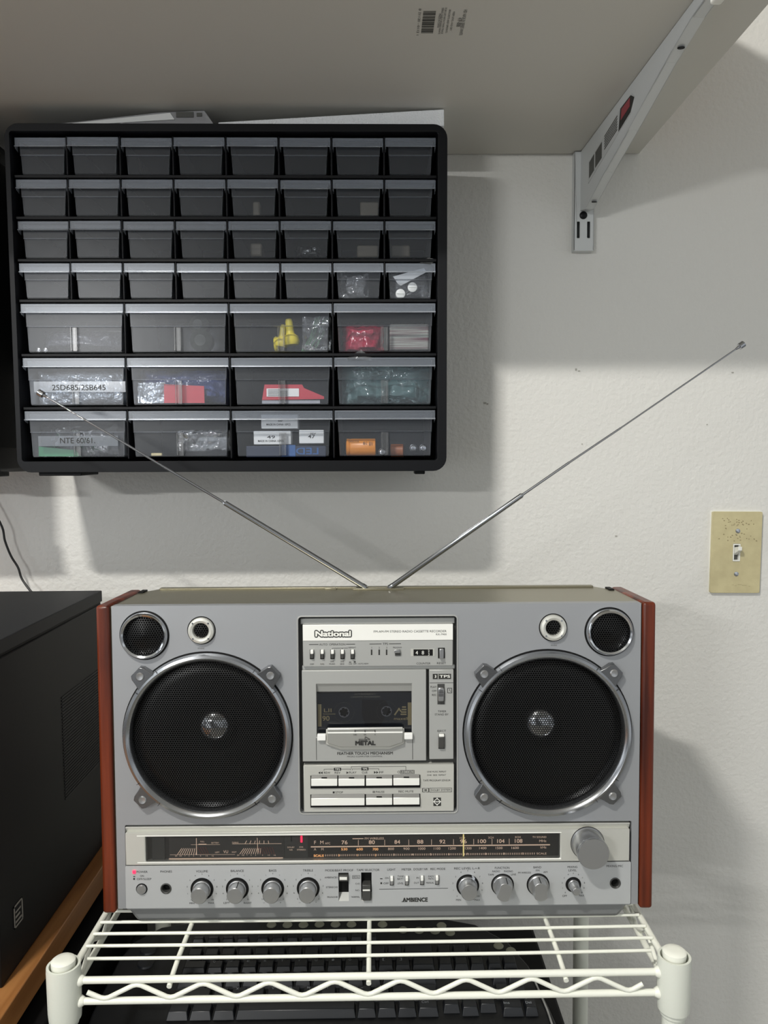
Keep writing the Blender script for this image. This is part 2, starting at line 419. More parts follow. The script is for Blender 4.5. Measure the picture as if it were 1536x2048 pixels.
slab(b, -.0009, -.0006, [(-.04, -.03), (-.06, -.027), (-.06, -.047), (-.04, -.05)]); slab(b, -.0009, -.0006, [(-.065, -.027), (-.09, -.024), (-.09, -.043), (-.065, -.046)])
b.build('fine_print', M['inkg'], st)
b = MB(); b.box(.001, .011, -.388, -.372, -.022, -.010); b.build('end_cap', M['white'], br, bevel=.002)

# ------------------------------------------------------------------ light switch
sw = empty('light_switch', Matrix.Translation((0.5073, 0, 1.1943)) @ Matrix.Rotation(0.0128, 4, 'Y'), 'aged ivory toggle light switch plate on the right side of the wall', 'light switch')
b = plate(rrect(-.035, .035, -.0575, .0575, .002, 3), [rrect(-.0052, .0052, -.0125, .0125, .0005, 2)], -.0055, -.0005)
b.build('cover_plate', M['swp'], sw, bevel=.0025, seg=3)
b = MB(); b.prism(rrect(-.0362, .0362, -.0587, .0587, .002, 3), -.0012, 0); b.build('paint_edge', M['white'], sw)
for z in (.0305, -.0305):
    b = MB(); b.ring((0.0008, -.0055, z), (0, -1, 0), [(.0034, 0), (.0032, .0008), (.0015, .0012)], 18); b.build('screw', M['steel'], sw)
b = plate(rrect(-.0050, .0050, -.0123, .0123, .0005, 2), [rrect(-.0036, .0036, -.0105, .0105, .0005, 2)], -.0065, -.001); b.build('toggle_frame', M['white'], sw)
b = MB(); b.box(-.0036, .0036, -.002, -.0006, -.0105, .0105); b.build('toggle_well', M['inkg'], sw)
b = MB(); b.hexa([(-.003, -.002, -.004), (.003, -.002, -.004), (.003, -.002, .007), (-.003, -.002, .007)], [(-.0026, -.017, .004), (.0026, -.017, .004), (.0026, -.017, .0095), (-.0026, -.017, .0095)])
b.build('toggle', M['white'], sw, bevel=.0007)
b = MB(); rnd = random.Random(11)
for k in range(48):
    x = rnd.gauss(.002, .011) if k % 2 else rnd.uniform(-.024, .028); z = rnd.choice((rnd.uniform(.033, .048), rnd.uniform(.016, .028)))
    if abs(x-.001) < .0045 and abs(z-.0305) < .004: continue
    b.prism([(x+rnd.uniform(.0004, .0016)*math.cos(a), z+rnd.uniform(.0003, .0011)*math.sin(a)) for a in [j*PI/3 for j in range(6)]], -.0058, -.0054)
for k in range(5):
    x = rnd.uniform(-.01, .02); b.box(x, x+rnd.uniform(.002, .008), -.0057, -.0054, -.048+k*.0006, -.0477+k*.0006)
b.build('scuff', mat('grime', (150, 138, 104), .7), sw, smooth=False)

# ------------------------------------------------------------------ drawer cabinet
CABM = Matrix.Translation((-0.16814, -0.16051, 1.51511)) @ (Matrix.Rotation(0.0015566, 4, 'Z') @ Matrix.Rotation(0.0072115, 4, 'X') @ Matrix.Rotation(0.004052, 4, 'Y'))
CABI = CABM.inverted(); CABR = CABM.to_3x3().inverted()
def CB(px, py, y=0.0):
    o = CABI @ CAM; d = CABR @ ray(px, py); p = o+d*((y-o.y)/d.y); return p.x, p.z
HW, HH = .254, .1995
cab = empty('drawer_cabinet', CABM, 'black small-parts cabinet with 44 clear drawers hung on the wall under the shelf', 'drawer cabinet')
RC = 0.012          # drawers sit this far behind the frame's front
xl = CB(33, 318, RC)[0]; xr = CB(871, 318, RC)[0]
zb = [CB(460, y, RC)[1] for y in (273, 356.6, 439, 523, 603.5, 711, 816.6, 920)]
xl -= .001; xr += .001
b = plate(rrect(-HW, HW, -HH, HH, .016, 6), [rrect(xl-.001, xr+.001, zb[-1]-.001, zb[0]+.001, .003, 3)], 0, .150)
b.build('outer_frame', M['blackpl'], cab, bevel=.004, seg=3)
b = MB(); b.box(-HW+.004, HW-.004, .146, .151, -HH+.004, HH-.004); b.build('back_panel', M['blackin'], cab)
cw = (xr-xl)/8
b = MB()
for z in zb[1:-1]: b.box(xl, xr, .006, .146, z-.0018, z+.0018)
for r in range(7):
    n = 8 if r < 4 else 4
    for k in range(1, n):
        x = xl+(xr-xl)*k/n; b.box(x-.0009, x+.0009, .007, .146, zb[r+1]+.0018, zb[r]-.0018)
b.build('divider_grid', M['blackpl'], cab, bevel=.0006)
b = MB()
x0, _ = CB(671, 246, .03); x1, _ = CB(761, 246, .03); b.box(x0, x1, .012, .07, HH-.002, HH+.0035)
x0, _ = CB(90, 945, .03); x1, _ = CB(174, 945, .03); b.box(x0, x1, .012, .07, -HH-.0045, -HH+.002)
x0, _ = CB(828, 943, .03); x1, _ = CB(848, 943, .03); b.box(x0, x1, .012, .04, -HH-.004, -HH+.002)
b.build('stacking_rail', M['blackpl'], cab, bevel=.001)

def drawer_proto(w, h, big, nm='drawer'):
    """tub of one drawer: origin at the cell's bottom centre, front at y=0"""
    hw = w/2; b = MB(); t = .0011
    wt, wb_ = hw-.0035, hw-.0058          # half width at top and bottom of the tub
    zt, zm, z0 = h-.0042, h*.545, .0035
    # upper half of the front stands a little proud of the lower half
    b.hexa([(-wt, 0, zt), (wt, 0, zt), (wt-.0008, 0, zm), (-wt+.0008, 0, zm)], [(-wt, t, zt), (wt, t, zt), (wt-.0008, t, zm), (-wt+.0008, t, zm)])
    b.hexa([(-wt+.0018, .0012, zm+.001), (wt-.0018, .0012, zm+.001), (wb_, .0012, z0+.0015), (wb_-.0015, .0012, z0), (-wb_+.0015, .0012, z0), (-wb_, .0012, z0+.0015)],
           [(-wt+.0018, .0023, zm+.001), (wt-.0018, .0023, zm+.001), (wb_, .0023, z0+.0015), (wb_-.0015, .0023, z0), (-wb_+.0015, .0023, z0), (-wb_, .0023, z0+.0015)])
    b.box(-wt+.001, wt-.001, -.0009, .0012, zm-.0004, zm+.0008)
    D = .118
    for s in (-1, 1):
        b.hexa([(s*wt, t, zt), (s*(wt-.001), t, zt), (s*(wb_-.001), t, z0), (s*wb_, t, z0)], [(s*wt, D, zt), (s*(wt-.001), D, zt), (s*(wb_-.001), D, z0), (s*wb_, D, z0)])
    b.box(-wb_, wb_, .0023, D, z0-.001, z0)
    b.box(-wb_, wb_, D-.001, D, z0, zt)
    o = b.build(nm, M['drw'], cab, bevel=0)
    b = MB(); lw = hw-.0004
    zt2, zl = h-.0014, h-.0112
    b.box(-lw, lw, -.0052, -.0042, zl, zt2)
    b.box(-lw, lw, -.0042, .0030, zt2-.001, zt2)
    b.hexa([(-lw, -.0052, zl+.001), (lw, -.0052, zl+.001), (lw, -.0052, zl), (-lw, -.0052, zl)], [(-lw, -.0075, zl), (lw, -.0075, zl), (lw, -.0072, zl-.0012), (-lw, -.0072, zl-.0012)])
    for s in (-1, 1): b.hexa([(s*lw, -.0052, zt2), (s*(lw-.0009), -.0052, zt2), (s*(lw-.0009), -.0052, zl-.003), (s*lw, -.0052, zl-.002)], [(s*lw, .003, zt2), (s*(lw-.0009), .003, zt2), (s*(lw-.0009), .002, zl-.005), (s*lw, .002, zl-.004)])
    lip = b.build('pull_lip', M['lip'], o, bevel=.0004)
    if big:
        b = MB()
        for dx in (-.0045, .0022): b.box(dx, dx+.0018, -.0022, .0012, z0, zm-.001)
        b.box(-.0028, .0024, -.0004, .0012, z0, zm-.001)
        b.build('label_clip', M['clip'], o, bevel=.0004)
    return o
drawers = {}
small = big = None
for r in range(7):
    n = 8 if r < 4 else 4
    h = zb[r]-zb[r+1]-.0036
    proto = None
    for k in range(n):
        w = (xr-xl)/n-.0018; x = xl+(xr-xl)*(k+.5)/n
        if proto is None:
            proto = drawer_proto(w, h, r >= 4); o = proto
        else:
            o = proto.copy(); C.objects.link(o); o.parent = cab
            for c in proto.children:
                d = c.copy(); C.objects.link(d); d.parent = o
        # drawers are pushed in unevenly, by a millimetre or so
        j = random.Random(r*10+k).uniform(-.0012, .0012)
        o.location = (x, RC+j, zb[r+1]+.0018)
        drawers[(r+1, k+1)] = o

# --- labels stuck on drawer fronts (sub-parts)
def front_text(parent_o, s, x0, x1, yc, h, y, m, name, strip=None, mirror=False):
    """text facing the room at cabinet-local depth y, measured in the photo's pixels, on the drawer it belongs to"""
    loc = parent_o.location
    if strip:
        a, c = CB(strip[0], strip[1], y), CB(strip[2], strip[3], y)
        b = MB(); b.box(a[0]-loc.x, c[0]-loc.x, y+.0002-loc.y, y+.0005-loc.y, c[1]-loc.z, a[1]-loc.z)
        lo = b.build('label_strip', clear_strip, parent_o)
    else: lo = parent_o
    me, ta, tb = text_mesh(s, 0)
    (X0, Z), (X1, _) = CB(x0, yc, y), CB(x1, yc, y)
    hh = abs(CB(x0, yc-h/2, y)[1]-CB(x0, yc+h/2, y)[1])
    sx = (X1-X0)/(tb-ta)*(-1 if mirror else 1)
    T = Matrix.Translation(((X1 if mirror else X0)-loc.x, y-loc.y, Z-hh/2-loc.z)) @ Matrix(((sx, 0, 0, 0), (0, 0, -1, 0), (0, hh/CAPH, 0, 0), (0, 0, 0, 1))) @ Matrix.Translation((-ta, 0, 0))
    b = MB(); b.mesh(me, T); return b.build(name, m, parent_o if not strip else parent_o, smooth=False)
clear_strip = clear_mat('clear_label_tape', (.85, .87, .9), (195, 202, 210), .13, .2)
front_text(drawers[(6, 1)], '2SD685/2SB645', 104, 211, 775, 11, RC-.0030, M['ink'], 'label_print', (67, 763, 251, 784))
front_text(drawers[(7, 1)], 'NTE 60/61.', 120, 190, 881, 11, RC-.0030, M['ink'], 'label_print', (76, 872, 236, 892))

# --- things lying inside the drawers
def inside(b, name, m, label, cat, group=None, **k):
    o = b.build(name, m, None, world=CABM, origin=True, **k)
    # origin=True already offsets; place in the cabinet's frame
    tag(o, label, cat, group); return o
def px_box(b, x0, y0, x1, y1, d0, d1):
    a, c = CB(x0, y0, d0), CB(x1, y1, d0); b.box(a[0], c[0], d0, d1, c[1], a[1]); return b
def crumple(x0, y0, x1, y1, d0, d1, seed, amp=.004, poly=None):
    """crumpled bag: a thin pillow with creases, nx*nz grid front and back"""
    a, c = CB(x0, y0, d0), CB(x1, y1, d0); nx, nz = 22, 14; b = MB(); g = []
    for s in (0, 1):
        rows = []
        for i in range(nx+1):
            col = []
            for j in range(nz+1):
                u, v = i/nx, j/nz; e = min(1, 5*min(u, 1-u, v, 1-v)+.0)
                n = noise.noise(V((u*3+seed, v*2, s*3)))+.8*abs(noise.noise(V((u*4-v*2, v*3+u+seed, s*5))))
                mid = (d0+d1)/2; half = (d1-d0)/2
                yy = mid+(-1 if s == 0 else 1)*half*e*(.65+.5*n)
                yy = max(d0, min(d1, yy))
                col.append(b.bm.verts.new((a[0]+(c[0]-a[0])*u+amp*.4*noise.noise(V((v*5, seed, 1))), yy, c[1]+(a[1]-c[1])*v*(1-.12*abs(noise.noise(V((u*4, seed, 7))))))))
            rows.append(col)
        g.append(rows)
        for i in range(nx):
            for j in range(nz): b._f([rows[i][j], rows[i+1][j], rows[i+1][j+1], rows[i][j+1]])
    f, k = g
    for i in range(nx):
        b._f([f[i][0], f[i+1][0], k[i+1][0], k[i][0]]); b._f([f[i][nz], f[i+1][nz], k[i+1][nz], k[i][nz]])
    for j in range(nz):
        b._f([f[0][j], f[0][j+1], k[0][j+1], k[0][j]]); b._f([f[nx][j], f[nx][j+1], k[nx][j+1], k[nx][j]])
    return b
I = .0185   # just behind a drawer front
inside(crumple(680, 541, 737, 596, I, I+.012, 1), 'plastic_bag', M['film'], 'creased clear plastic bag in the seventh small drawer of the fourth row', 'plastic bag')
inside(crumple(779, 541, 862, 596, I+.004, I+.018, 2), 'plastic_bag', M['film'], 'clear plastic bag with two round washers in the last small drawer of the fourth row', 'plastic bag')
p = [CB(*q, I) for q in ((786, 553), (848, 536), (853, 544), (802, 571), (796, 568))]
b = MB(); b.prism(p, I, I+.0012); inside(b, 'paper_slip', M['paper'], 'slanting white paper slip with two grey marks above the two round washers', 'paper slip')
for i, (cx, cy) in enumerate(((801, 587), (825, 574))):
    x, z = CB(cx, cy, I); b = MB(); b.ring((x, I+.0015, z), (0, -1, 0), [(.0053, -.0012), (.0058, -.0006), (.0056, .0006), (.005, .001)], 24); b.box(x-.0045, x+.0045, I-.0002, I+.001, z-.0003, z+.0003, )
    inside(b, 'round_washer', M['white'], ('lower left' if i == 0 else 'upper right')+' of two pale round washers in the last small drawer of the fourth row', 'washer', 'pale round washers')
# faint parts in the third row
inside(crumple(590, 486, 640, 513, I+.004, I+.03, 4), 'plastic_bag', M['film'], 'crumpled clear bag in the sixth small drawer of the third row', 'plastic bag')
for (r_, x0, y0, x1, y1, lb) in (('a', 505, 402, 520, 432, 'buff packet in the fifth small drawer of the second row'), ('b', 720, 402, 758, 434, 'buff packet in the seventh small drawer of the second row'),
                                 ('c', 500, 486, 524, 512, 'buff packet in the fifth small drawer of the third row'), ('d', 714, 490, 757, 514, 'buff packet in the seventh small drawer of the third row'),
                                 ('e', 782, 490, 820, 514, 'buff packet in the last small drawer of the third row')):
    b = MB(); px_box(b, x0, y0, x1, y1, I+.03, I+.05); inside(b, 'small_packet', M['beige'], lb, 'packet', bevel=.002)
# row 5
b = crumple(62, 655, 240, 700, I+.02, I+.07, 5)
inside(b, 'component_bag', mat('dark_grey_bag', (70, 72, 80), .3, spec=.8, bump=(50, .8, .02)), 'dark grey parts bag in the first wide drawer of the top wide row', 'parts bag')
for i, (cx, cy) in enumerate(((76, 700), (90, 700))):
    x, z = CB(cx, cy, I); b = MB(); b.ring((x, I+.001, z), (0, -1, 0), [(.0026, -.001), (.0026, .0002), (.0012, .0008)], 16)
    inside(b, 'small_screw', M['steel'], ('left' if i == 0 else 'right')+' small screw at the bottom of the first wide drawer, top wide row', 'screw', 'loose screws in the first wide drawer')
b = MB()
for cx, cy, r1 in ((395, 648, .012), (400, 680, .014)):
    x, z = CB(cx, cy, I+.04); b.ring((x, I+.04, z), (0, 1, 0), [(r1*.5, 0), (r1, .006), (r1, .02), (r1*.6, .026)], 20)
b.cyl((CB(395, 648, I+.04)[0], I+.052, CB(395, 648, I+.04)[1]), (CB(400, 680, I+.04)[0], I+.052, CB(400, 680, I+.04)[1]), .006)
inside(b, 'round_fitting', mat('dark_green_rubber', (66, 70, 62), .5), 'dark round fitting at the right of the second wide drawer, top wide row', 'fitting')
# yellow anchors + green wires
for i, (q, rr, lb) in enumerate(((((583, 694), (577, 638)), .0046, 'tallest yellow plastic plug in the third wide drawer'), (((560, 696), (566, 648)), .0038, 'left yellow plastic plug in the third wide drawer'), (((546, 690), (574, 684)), .0042, 'yellow plastic plug lying lowest in the third wide drawer'))):
    a = CB(*q[0], I+.012); c = CB(*q[1], I+.012); pa = V((a[0], I+.0135+i*.006, a[1]+.0025)); pc = V((c[0], I+.0135+i*.006, c[1])); L = (pc-pa).length
    b = MB(); b.ring(pa, pc-pa, [(rr*1.9, 0), (rr*2.3, L*.12), (rr*2.1, L*.3), (rr*1.2, L*.42), (rr, L*.6), (rr, L*.9), (rr*.8, L)], 20)
    inside(b, 'plastic_plug', M['yellow'], lb, 'plastic plug', 'yellow plugs in the third wide drawer')
b = MB()
for k in range(11):
    a = CB(606+k*2.2+random.uniform(-4, 2), 703-random.uniform(0, 4), I+.01); c = CB(632+k*2.6, 632+random.uniform(0, 8), I+.01); dy = I+.008+(k % 3)*.004
    b.tube([(a[0], dy, a[1]), ((a[0]+c[0])/2+.002, dy+.002, (a[1]+c[1])/2-.001), (c[0], dy, c[1])], .0006, 6)
inside(b, 'wire_bundle', M['greenw'], 'bundle of thin green wires slanting beside the yellow plugs', 'wires')
inside(crumple(604, 632, 662, 700, I, I+.006, 6), 'plastic_bag', M['film'], 'clear plastic bag over the green wires in the third wide drawer', 'plastic bag')
inside(crumple(683, 645, 768, 705, I, I+.04, 7), 'parts_bag', M['maroon'], 'shiny dark red parts bag in the last wide drawer of the top wide row', 'parts bag')
b = MB(); px_box(b, 779, 648, 858, 700, I+.006, I+.02); inside(b, 'resistor_strip', M['stripe'], 'striped green and red component strip right of the dark red bag', 'component strip', bevel=.002)
# row 6
inside(crumple(66, 740, 250, 808, I, I+.03, 8), 'parts_bag', M['foil'], 'crumpled silvery bag behind the tape reading 2SD685/2SB645', 'parts bag')
inside(crumple(272, 738, 455, 806, I+.006, I+.04, 9), 'parts_bag', M['foilb'], 'blue and silver bag in the second wide drawer, middle wide row', 'parts bag')
p = [CB(*q, I) for q in ((328, 768), (408, 772), (409, 806), (328, 806))]; b = MB(); b.prism(p, I, I+.002); inside(b, 'red_card', M['redc'], 'plain red card in front of the blue bag, second wide drawer', 'card')
inside(crumple(274, 764, 330, 806, I, I+.003, 19), 'foil_packet', M['foil'], 'silver film packet left of the plain red card', 'packet')
p = [CB(*q, I) for q in ((529, 769), (604, 769), (608, 776), (648, 793), (648, 798), (524, 800))]; b = MB(); b.prism(p, I, I+.004)
rc = inside(b, 'red_packet', M['redc'], 'red packet with a white label in the third wide drawer, middle wide row', 'packet')
def child_world(b, name, m, parent, **k):
    o = b.build(name, m, None, **k); o.parent = parent; o.matrix_parent_inverse = parent.matrix_basis.inverted(); o.matrix_basis = CABM; return o
b = MB(); px_box(b, 533, 777, 598, 793, I-.0006, I); lab = child_world(b, 'white_label', M['paper'], rc)
b = MB()
for k in range(5): px_box(b, 536, 779+k*2.8, 575 if k else 560, 780+k*2.8, I-.0009, I-.0006)
child_world(b, 'printed_lines', M['inkg'], rc)
b = MB(); px_box(b, 524, 801, 640, 807, I, I+.03); inside(b, 'grey_tray', mat('pale_grey_card', (150, 152, 158), .5), 'pale grey strip lying under the red packet with the white label', 'card')
inside(crumple(682, 728, 860, 808, I, I+.035, 12), 'parts_bag', M['filmt'], 'teal tinted clear bag filling the last wide drawer, middle wide row', 'plastic bag')
inside(crumple(752, 736, 862, 803, I+.036, I+.046, 13), 'foam_sheet', mat('pale_teal_sheet', (170, 200, 200), .5), 'pale teal sheet inside the last wide drawer, middle wide row', 'sheet')
# bag corner sticking up above that drawer
a = [CB(*q, RC-.001) for q in ((694, 717), (722, 700), (744, 716), (744, 722), (694, 722))]
b = MB(); b.prism(a, RC-.0045, RC-.0040); inside(b, 'plastic_bag', M['film'], 'clear bag corner poking out over the lip of a wide drawer', 'plastic bag')
a = [CB(*q, RC-.001) for q in ((838, 528), (856, 517), (867, 519), (866, 526), (860, 530))]
b = MB(); b.prism(a, RC-.0050, RC-.0044); inside(b, 'plastic_bag', M['film'], 'tiny clear bag corner above the drawer with the washers', 'plastic bag')
# row 7
inside(crumple(72, 845, 230, 914, I+.004, I+.03, 14), 'parts_bag', M['film'], 'crinkled clear bag behind the tape reading NTE 60/61', 'plastic bag')
b = MB(); p = [CB(*q, I) for q in ((77, 893), (150, 900), (162, 913), (77, 913))]; b.prism(p, I+.0005, I+.002)
inside(b, 'circuit_board', M['pcb'], 'green circuit board at the bottom of the drawer marked NTE 60/61', 'circuit board')
inside(crumple(354, 860, 460, 902, I, I+.008, 15), 'plastic_packet', M['film'], 'clear packet in the second wide drawer of the bottom row', 'packet')
b = MB(); px_box(b, 378, 872, 455, 900, I+.009, I+.011); o = inside(b, 'white_sheet', mat('grey_white_card', (150, 156, 160), .5), 'pale grey card inside the clear packet, bottom row', 'card')
b = MB(); b.box(CB(300, 912, I)[0], CB(322, 912, I)[0], I+.004, I+.008, CB(300, 912, I)[1], CB(300, 906, I)[1]); inside(b, 'brass_pin', M['gold'], 'small brass coloured pin left of the clear packet, bottom row', 'pin', bevel=.001)
def boxlabel(x0, y0, x1, y1, d0, d1, m, name, label, cat, texts, mt=None, mirror=False):
    b = MB(); px_box(b, x0, y0, x1, y1, d0, d1); o = inside(b, name, m, label, cat, bevel=.0008)
    tb = MB()
    for (s, a0, a1, yc, h) in texts:
        me, ta, tb_ = text_mesh(s, .01)
        (X0, Z), (X1, _) = CB(a0, yc, d0), CB(a1, yc, d0); hh = abs(CB(a0, yc-h/2, d0)[1]-CB(a0, yc+h/2, d0)[1]); sx = (X1-X0)/(tb_-ta)
        if mirror: X0 = X1; sx = -sx
        tb.mesh(me, Matrix.Translation((X0, d0-.0003, Z-hh/2)) @ Matrix(((sx, 0, 0, 0), (0, 0, -1, 0), (0, hh/CAPH, 0, 0), (0, 0, 0, 1))) @ Matrix.Translation((-ta, 0, 0)))
    child_world(tb, 'lettering', mt or M['ink'], o, smooth=False)
    return o
boxlabel(522, 829, 596, 857, I, I+.020, M['paper'], 'part_box', 'white carton marked MADE IN CHINA 10PCS behind the lip of the third drawer, bottom row', 'carton', [('MADE IN CHINA 10PCS', 533, 581, 849, 4), ('50V', 556, 565, 842, 3)])
boxlabel(507, 862, 582, 889, I, I+.020, M['paper'], 'part_box', 'left white carton printed 49, third drawer of the bottom row', 'carton', [('49', 534, 550, 874, 6), ('MADE IN CHINA 10PCS', 516, 567, 882, 4)])
boxlabel(598, 860, 648, 887, I, I+.020, M['paper'], 'part_box', 'right white carton printed 47, beside the carton printed 49', 'carton', [('25V', 620, 632, 867, 3), ('47', 616, 630, 873, 7)])
boxlabel(492, 892, 652, 914, I, I+.050, M['navy'], 'part_box', 'dark blue carton with mirrored LED lettering under the white cartons', 'carton', [('LED', 592, 637, 902, 13)], M['blue'], True)
b = MB(); px_box(b, 563, 890, 591, 913, I-.001, I); inside(b, 'blue_label', M['blue'], 'bright blue tag on the dark blue carton, behind the clear ridge', 'tag')
# capacitors
x0, zc = CB(692, 893, I+.01); x1, _ = CB(752, 893, I+.01)
b = MB(); b.ring((x0, I+.012, zc-.001), (1, 0, 0), [(.0075, 0), (.0105, .001), (.0105, .004), (.0098, .005), (.0105, .006), (.0105, x1-x0-.001), (.008, x1-x0)], 28)
cp = inside(b, 'capacitor', M['orange'], 'large orange cylinder capacitor in the last drawer of the bottom row', 'capacitor')
tb = MB()
for (s, a0, a1, yc, h) in (('CAPACITOR', 697, 718, 883, 3.5), ('85 C', 726, 734, 886, 6), ('10 V', 738, 745, 887, 9)):
    me, ta, tb_ = text_mesh(s, .01); (X0, Z), (X1, _) = CB(a0, yc, I), CB(a1, yc, I); hh = h*.00057; sx = (X1-X0)/(tb_-ta)
    tb.mesh(me, Matrix.Translation((X0, I+.0012, Z-hh/2)) @ Matrix(((sx, 0, 0, 0), (0, 0, -1, 0), (0, hh/CAPH, 0, 0), (0, 0, 0, 1))) @ Matrix.Translation((-ta, 0, 0)))
child_world(tb, 'printed_values', M['ink'], cp, smooth=False)
x0, zc = CB(781, 898, I+.02); x1, _ = CB(808, 898, I+.02)
b = MB(); b.ring((x0, I+.020, zc-.002), (1, -.1, 0), [(.006, 0), (.008, .001), (.008, x1-x0-.001), (.006, x1-x0)], 24)
inside(b, 'capacitor', M['brown'], 'small brown capacitor right of the orange one', 'capacitor')
for cx, cy, lb in ((765, 904, 'round steel screw head beside the clear ridge, bottom row last drawer'), (827, 896, 'larger steel hex nut at the right of the last drawer, bottom row'), (847, 896, 'steel hex nut furthest right in the last drawer, bottom row')):
    x, z = CB(cx, cy, I); b = MB(); b.ring((x, I+.004, z), (0, -1, 0), [(.0045, -.003), (.0052, -.002), (.005, 0), (.0035, .001), (.0032, .0015), (.0012, .002)], 6 if cx == 827 else 20)
    inside(b, 'hex_nut' if cx > 800 else 'screw', M['steel'], lb, 'nut' if cx > 800 else 'screw')

# ------------------------------------------------------------------ foam wedge and plastic sleeve between cabinet and shelf
zt_cab = lambda x: 1.7155
f0 = at(890, 246, 'Y', -.14); f1 = at(436, 240, 'Y', -.14)
b = MB(); b.hexa([(f1.x, -.140, 1.7205), (f0.x-.001, -.140, 1.7205), (f0.x-.001, -.140, ZS-.001), (f1.x, -.140, 1.7255)], [(f1.x+.01, -.012, 1.7205), (f0.x-.001, -.012, 1.7205), (f0.x-.001, -.012, ZS-.001), (f1.x+.01, -.012, 1.7255)])
tag(b.build('foam_block', M['foam'], origin=True, bevel=.001), 'white foam wedge squeezed between the drawer cabinet and the shelf', 'foam')
b = MB(); a0 = at(50, 240, 'Y', -.138); a1 = at(400, 208, 'Y', -.138)
P = [(a0.x, 1.7185), (a1.x+.02, 1.7175), (a1.x+.005, ZS-.0008), (a1.x-.05, ZS-.003), (a0.x+.06, 1.7275), (a0.x, 1.7225)]
b.hexa([(x, -.138, z) for x, z in P], [(x, -.02, z) for x, z in P])
sl = tag(b.build('plastic_sleeve', clear_mat('milky_sleeve_film', (.9, .9, .9), (215, 215, 218), .4, .2, bump=(40, .5, .01)), origin=True, bevel=.001), 'milky plastic sleeve packed on top of the drawer cabinet at left', 'plastic sleeve')
b = MB(); P = [(a0.x+.02, 1.7205), (a1.x-.03, 1.7290), (a1.x-.035, 1.7365), (a0.x+.06, 1.7255)]
b.hexa([(x, -.1393, z) for x, z in P], [(x, -.1383, z) for x, z in P]); o = b.build('white_insert', M['paper']); o.parent = sl; o.matrix_parent_inverse = sl.matrix_basis.inverted()
b = MB(); b.box(a1.x-.028, a1.x-.008, -.1393, -.1383, 1.7315, 1.7375); b.box(a1.x-.004, a1.x+.002, -.1393, -.1383, 1.7325, 1.7365); o = b.build('grey_print', M['inkg']); o.parent = sl; o.matrix_parent_inverse = sl.matrix_basis.inverted()

# ------------------------------------------------------------------ second cabinet at far left
cb2 = empty('drawer_cabinet', Matrix.Translation((-0.713, -0.10, 1.3165)), 'black cabinet at the left edge, only its dark side showing', 'drawer cabinet')
b = MB(); b.box(-.25, .2535, -.065, .090, 0, .404); b.build('outer_case', M['blackpl'], cb2, bevel=.005)
b = MB(); b.box(.19, .262, -.055, -.02, -.005, .001); b.build('stacking_rail', M['blackpl'], cb2, bevel=.001)
b = MB(); b.box(.2535, .2548, -.05, .08, .03, .38); b.build('side_rib', M['blackin'], cb2, bevel=.0005)

# ------------------------------------------------------------------ cord on the wall
pts = [at(-50, 970, 'Y', -.02), at(0, 1045, 'Y', -.02), at(10, 1082, 'Y', -.02), at(22, 1112, 'Y', -.02), at(36, 1135, 'Y', -.02), at(44, 1158, 'Y', -.02), at(62, 1183, 'Y', -.025), at(80, 1200, 'Y', -.03)]
def smooth_path(P, n=6):
    out = []
    for i in range(len(P)-1):
        p0, p1, p2, p3 = P[max(i-1, 0)], P[i], P[i+1], P[min(i+2, len(P)-1)]
        for k in range(n):
            t = k/n; out.append(.5*((2*p1)+(-p0+p2)*t+(2*p0-5*p1+4*p2-p3)*t*t+(-p0+3*p1-3*p2+p3)*t**3))
    return out+[P[-1]]
b = MB(); b.tube(smooth_path([V((-.60, -.02, 1.308))]+pts+[V((-.47, -.05, 1.10)), V((-.47, -.06, 0.95))]), .0016, 8)
tag(b.build('power_cord', M['cord'], origin=True), 'thin black cord hanging down the wall behind the computer tower', 'cord')

# ------------------------------------------------------------------ desk and computer tower
dk = empty('desk', Matrix.Translation((-0.80, -0.30, 0)), 'light brown wooden desk at the left under the computer tower', 'desk')
b = MB(); b.box(-.5, .4675, -.45, .285, .815, .842); b.build('desktop', M['desk'], dk, bevel=.001)
for x in (-.48, .36):
    for y in (-.42, .23):
        b = MB(); b.box(x, x+.05, y, y+.05, 0, .815); b.build('leg', M['blackpl'], dk)
tw = empty('computer_tower', Matrix.Translation((-0.44, -0.245, 0.842)), 'black computer tower standing on the desk left of the cassette recorder', 'computer')
b = MB(); b.box(-.085, .090, -.145, .145, .0, .306); b.build('case', M['tower'], tw, bevel=.0015)
b = MB(); b.box(-.085, .090, -.147, .147, .3085, .3225); b.build('top_panel', M['towert'], tw, bevel=.001)
b = MB(); b.box(-.083, .0885, -.144, .144, .306, .3085); b.build('seam', M['dark'], tw)
b = MB()
for k in range(34):
    z = .225-k*.0035; b.hexa([(.0900, .010, z), (.0900, .125, z), (.0900, .125, z+.0016), (.0900, .010, z+.0016)], [(.0912, .010, z), (.0912, .125, z), (.0906, .125, z+.0016), (.0906, .010, z+.0016)])
b.build('side_vent', M['towert'], tw, smooth=False)
b = MB(); b.box(.0898, .0905, -.118, -.100, .040, .062); sk = b.build('sticker', M['blackpl'], tw)
b = MB()
for (y0, y1, z0, z1) in ((-.118, -.100, .0605, .062), (-.118, -.100, .040, .0415), (-.118, -.1165, .040, .062), (-.1015, -.100, .040, .062), (-.115, -.103, .044, .046), (-.115, -.106, .049, .051), (-.115, -.104, .054, .0555)): b.box(.0905, .0909, y0, y1, z0, z1)
b.build('sticker_print', mat('pale_sticker_ink', (150, 146, 138), .5), sk)

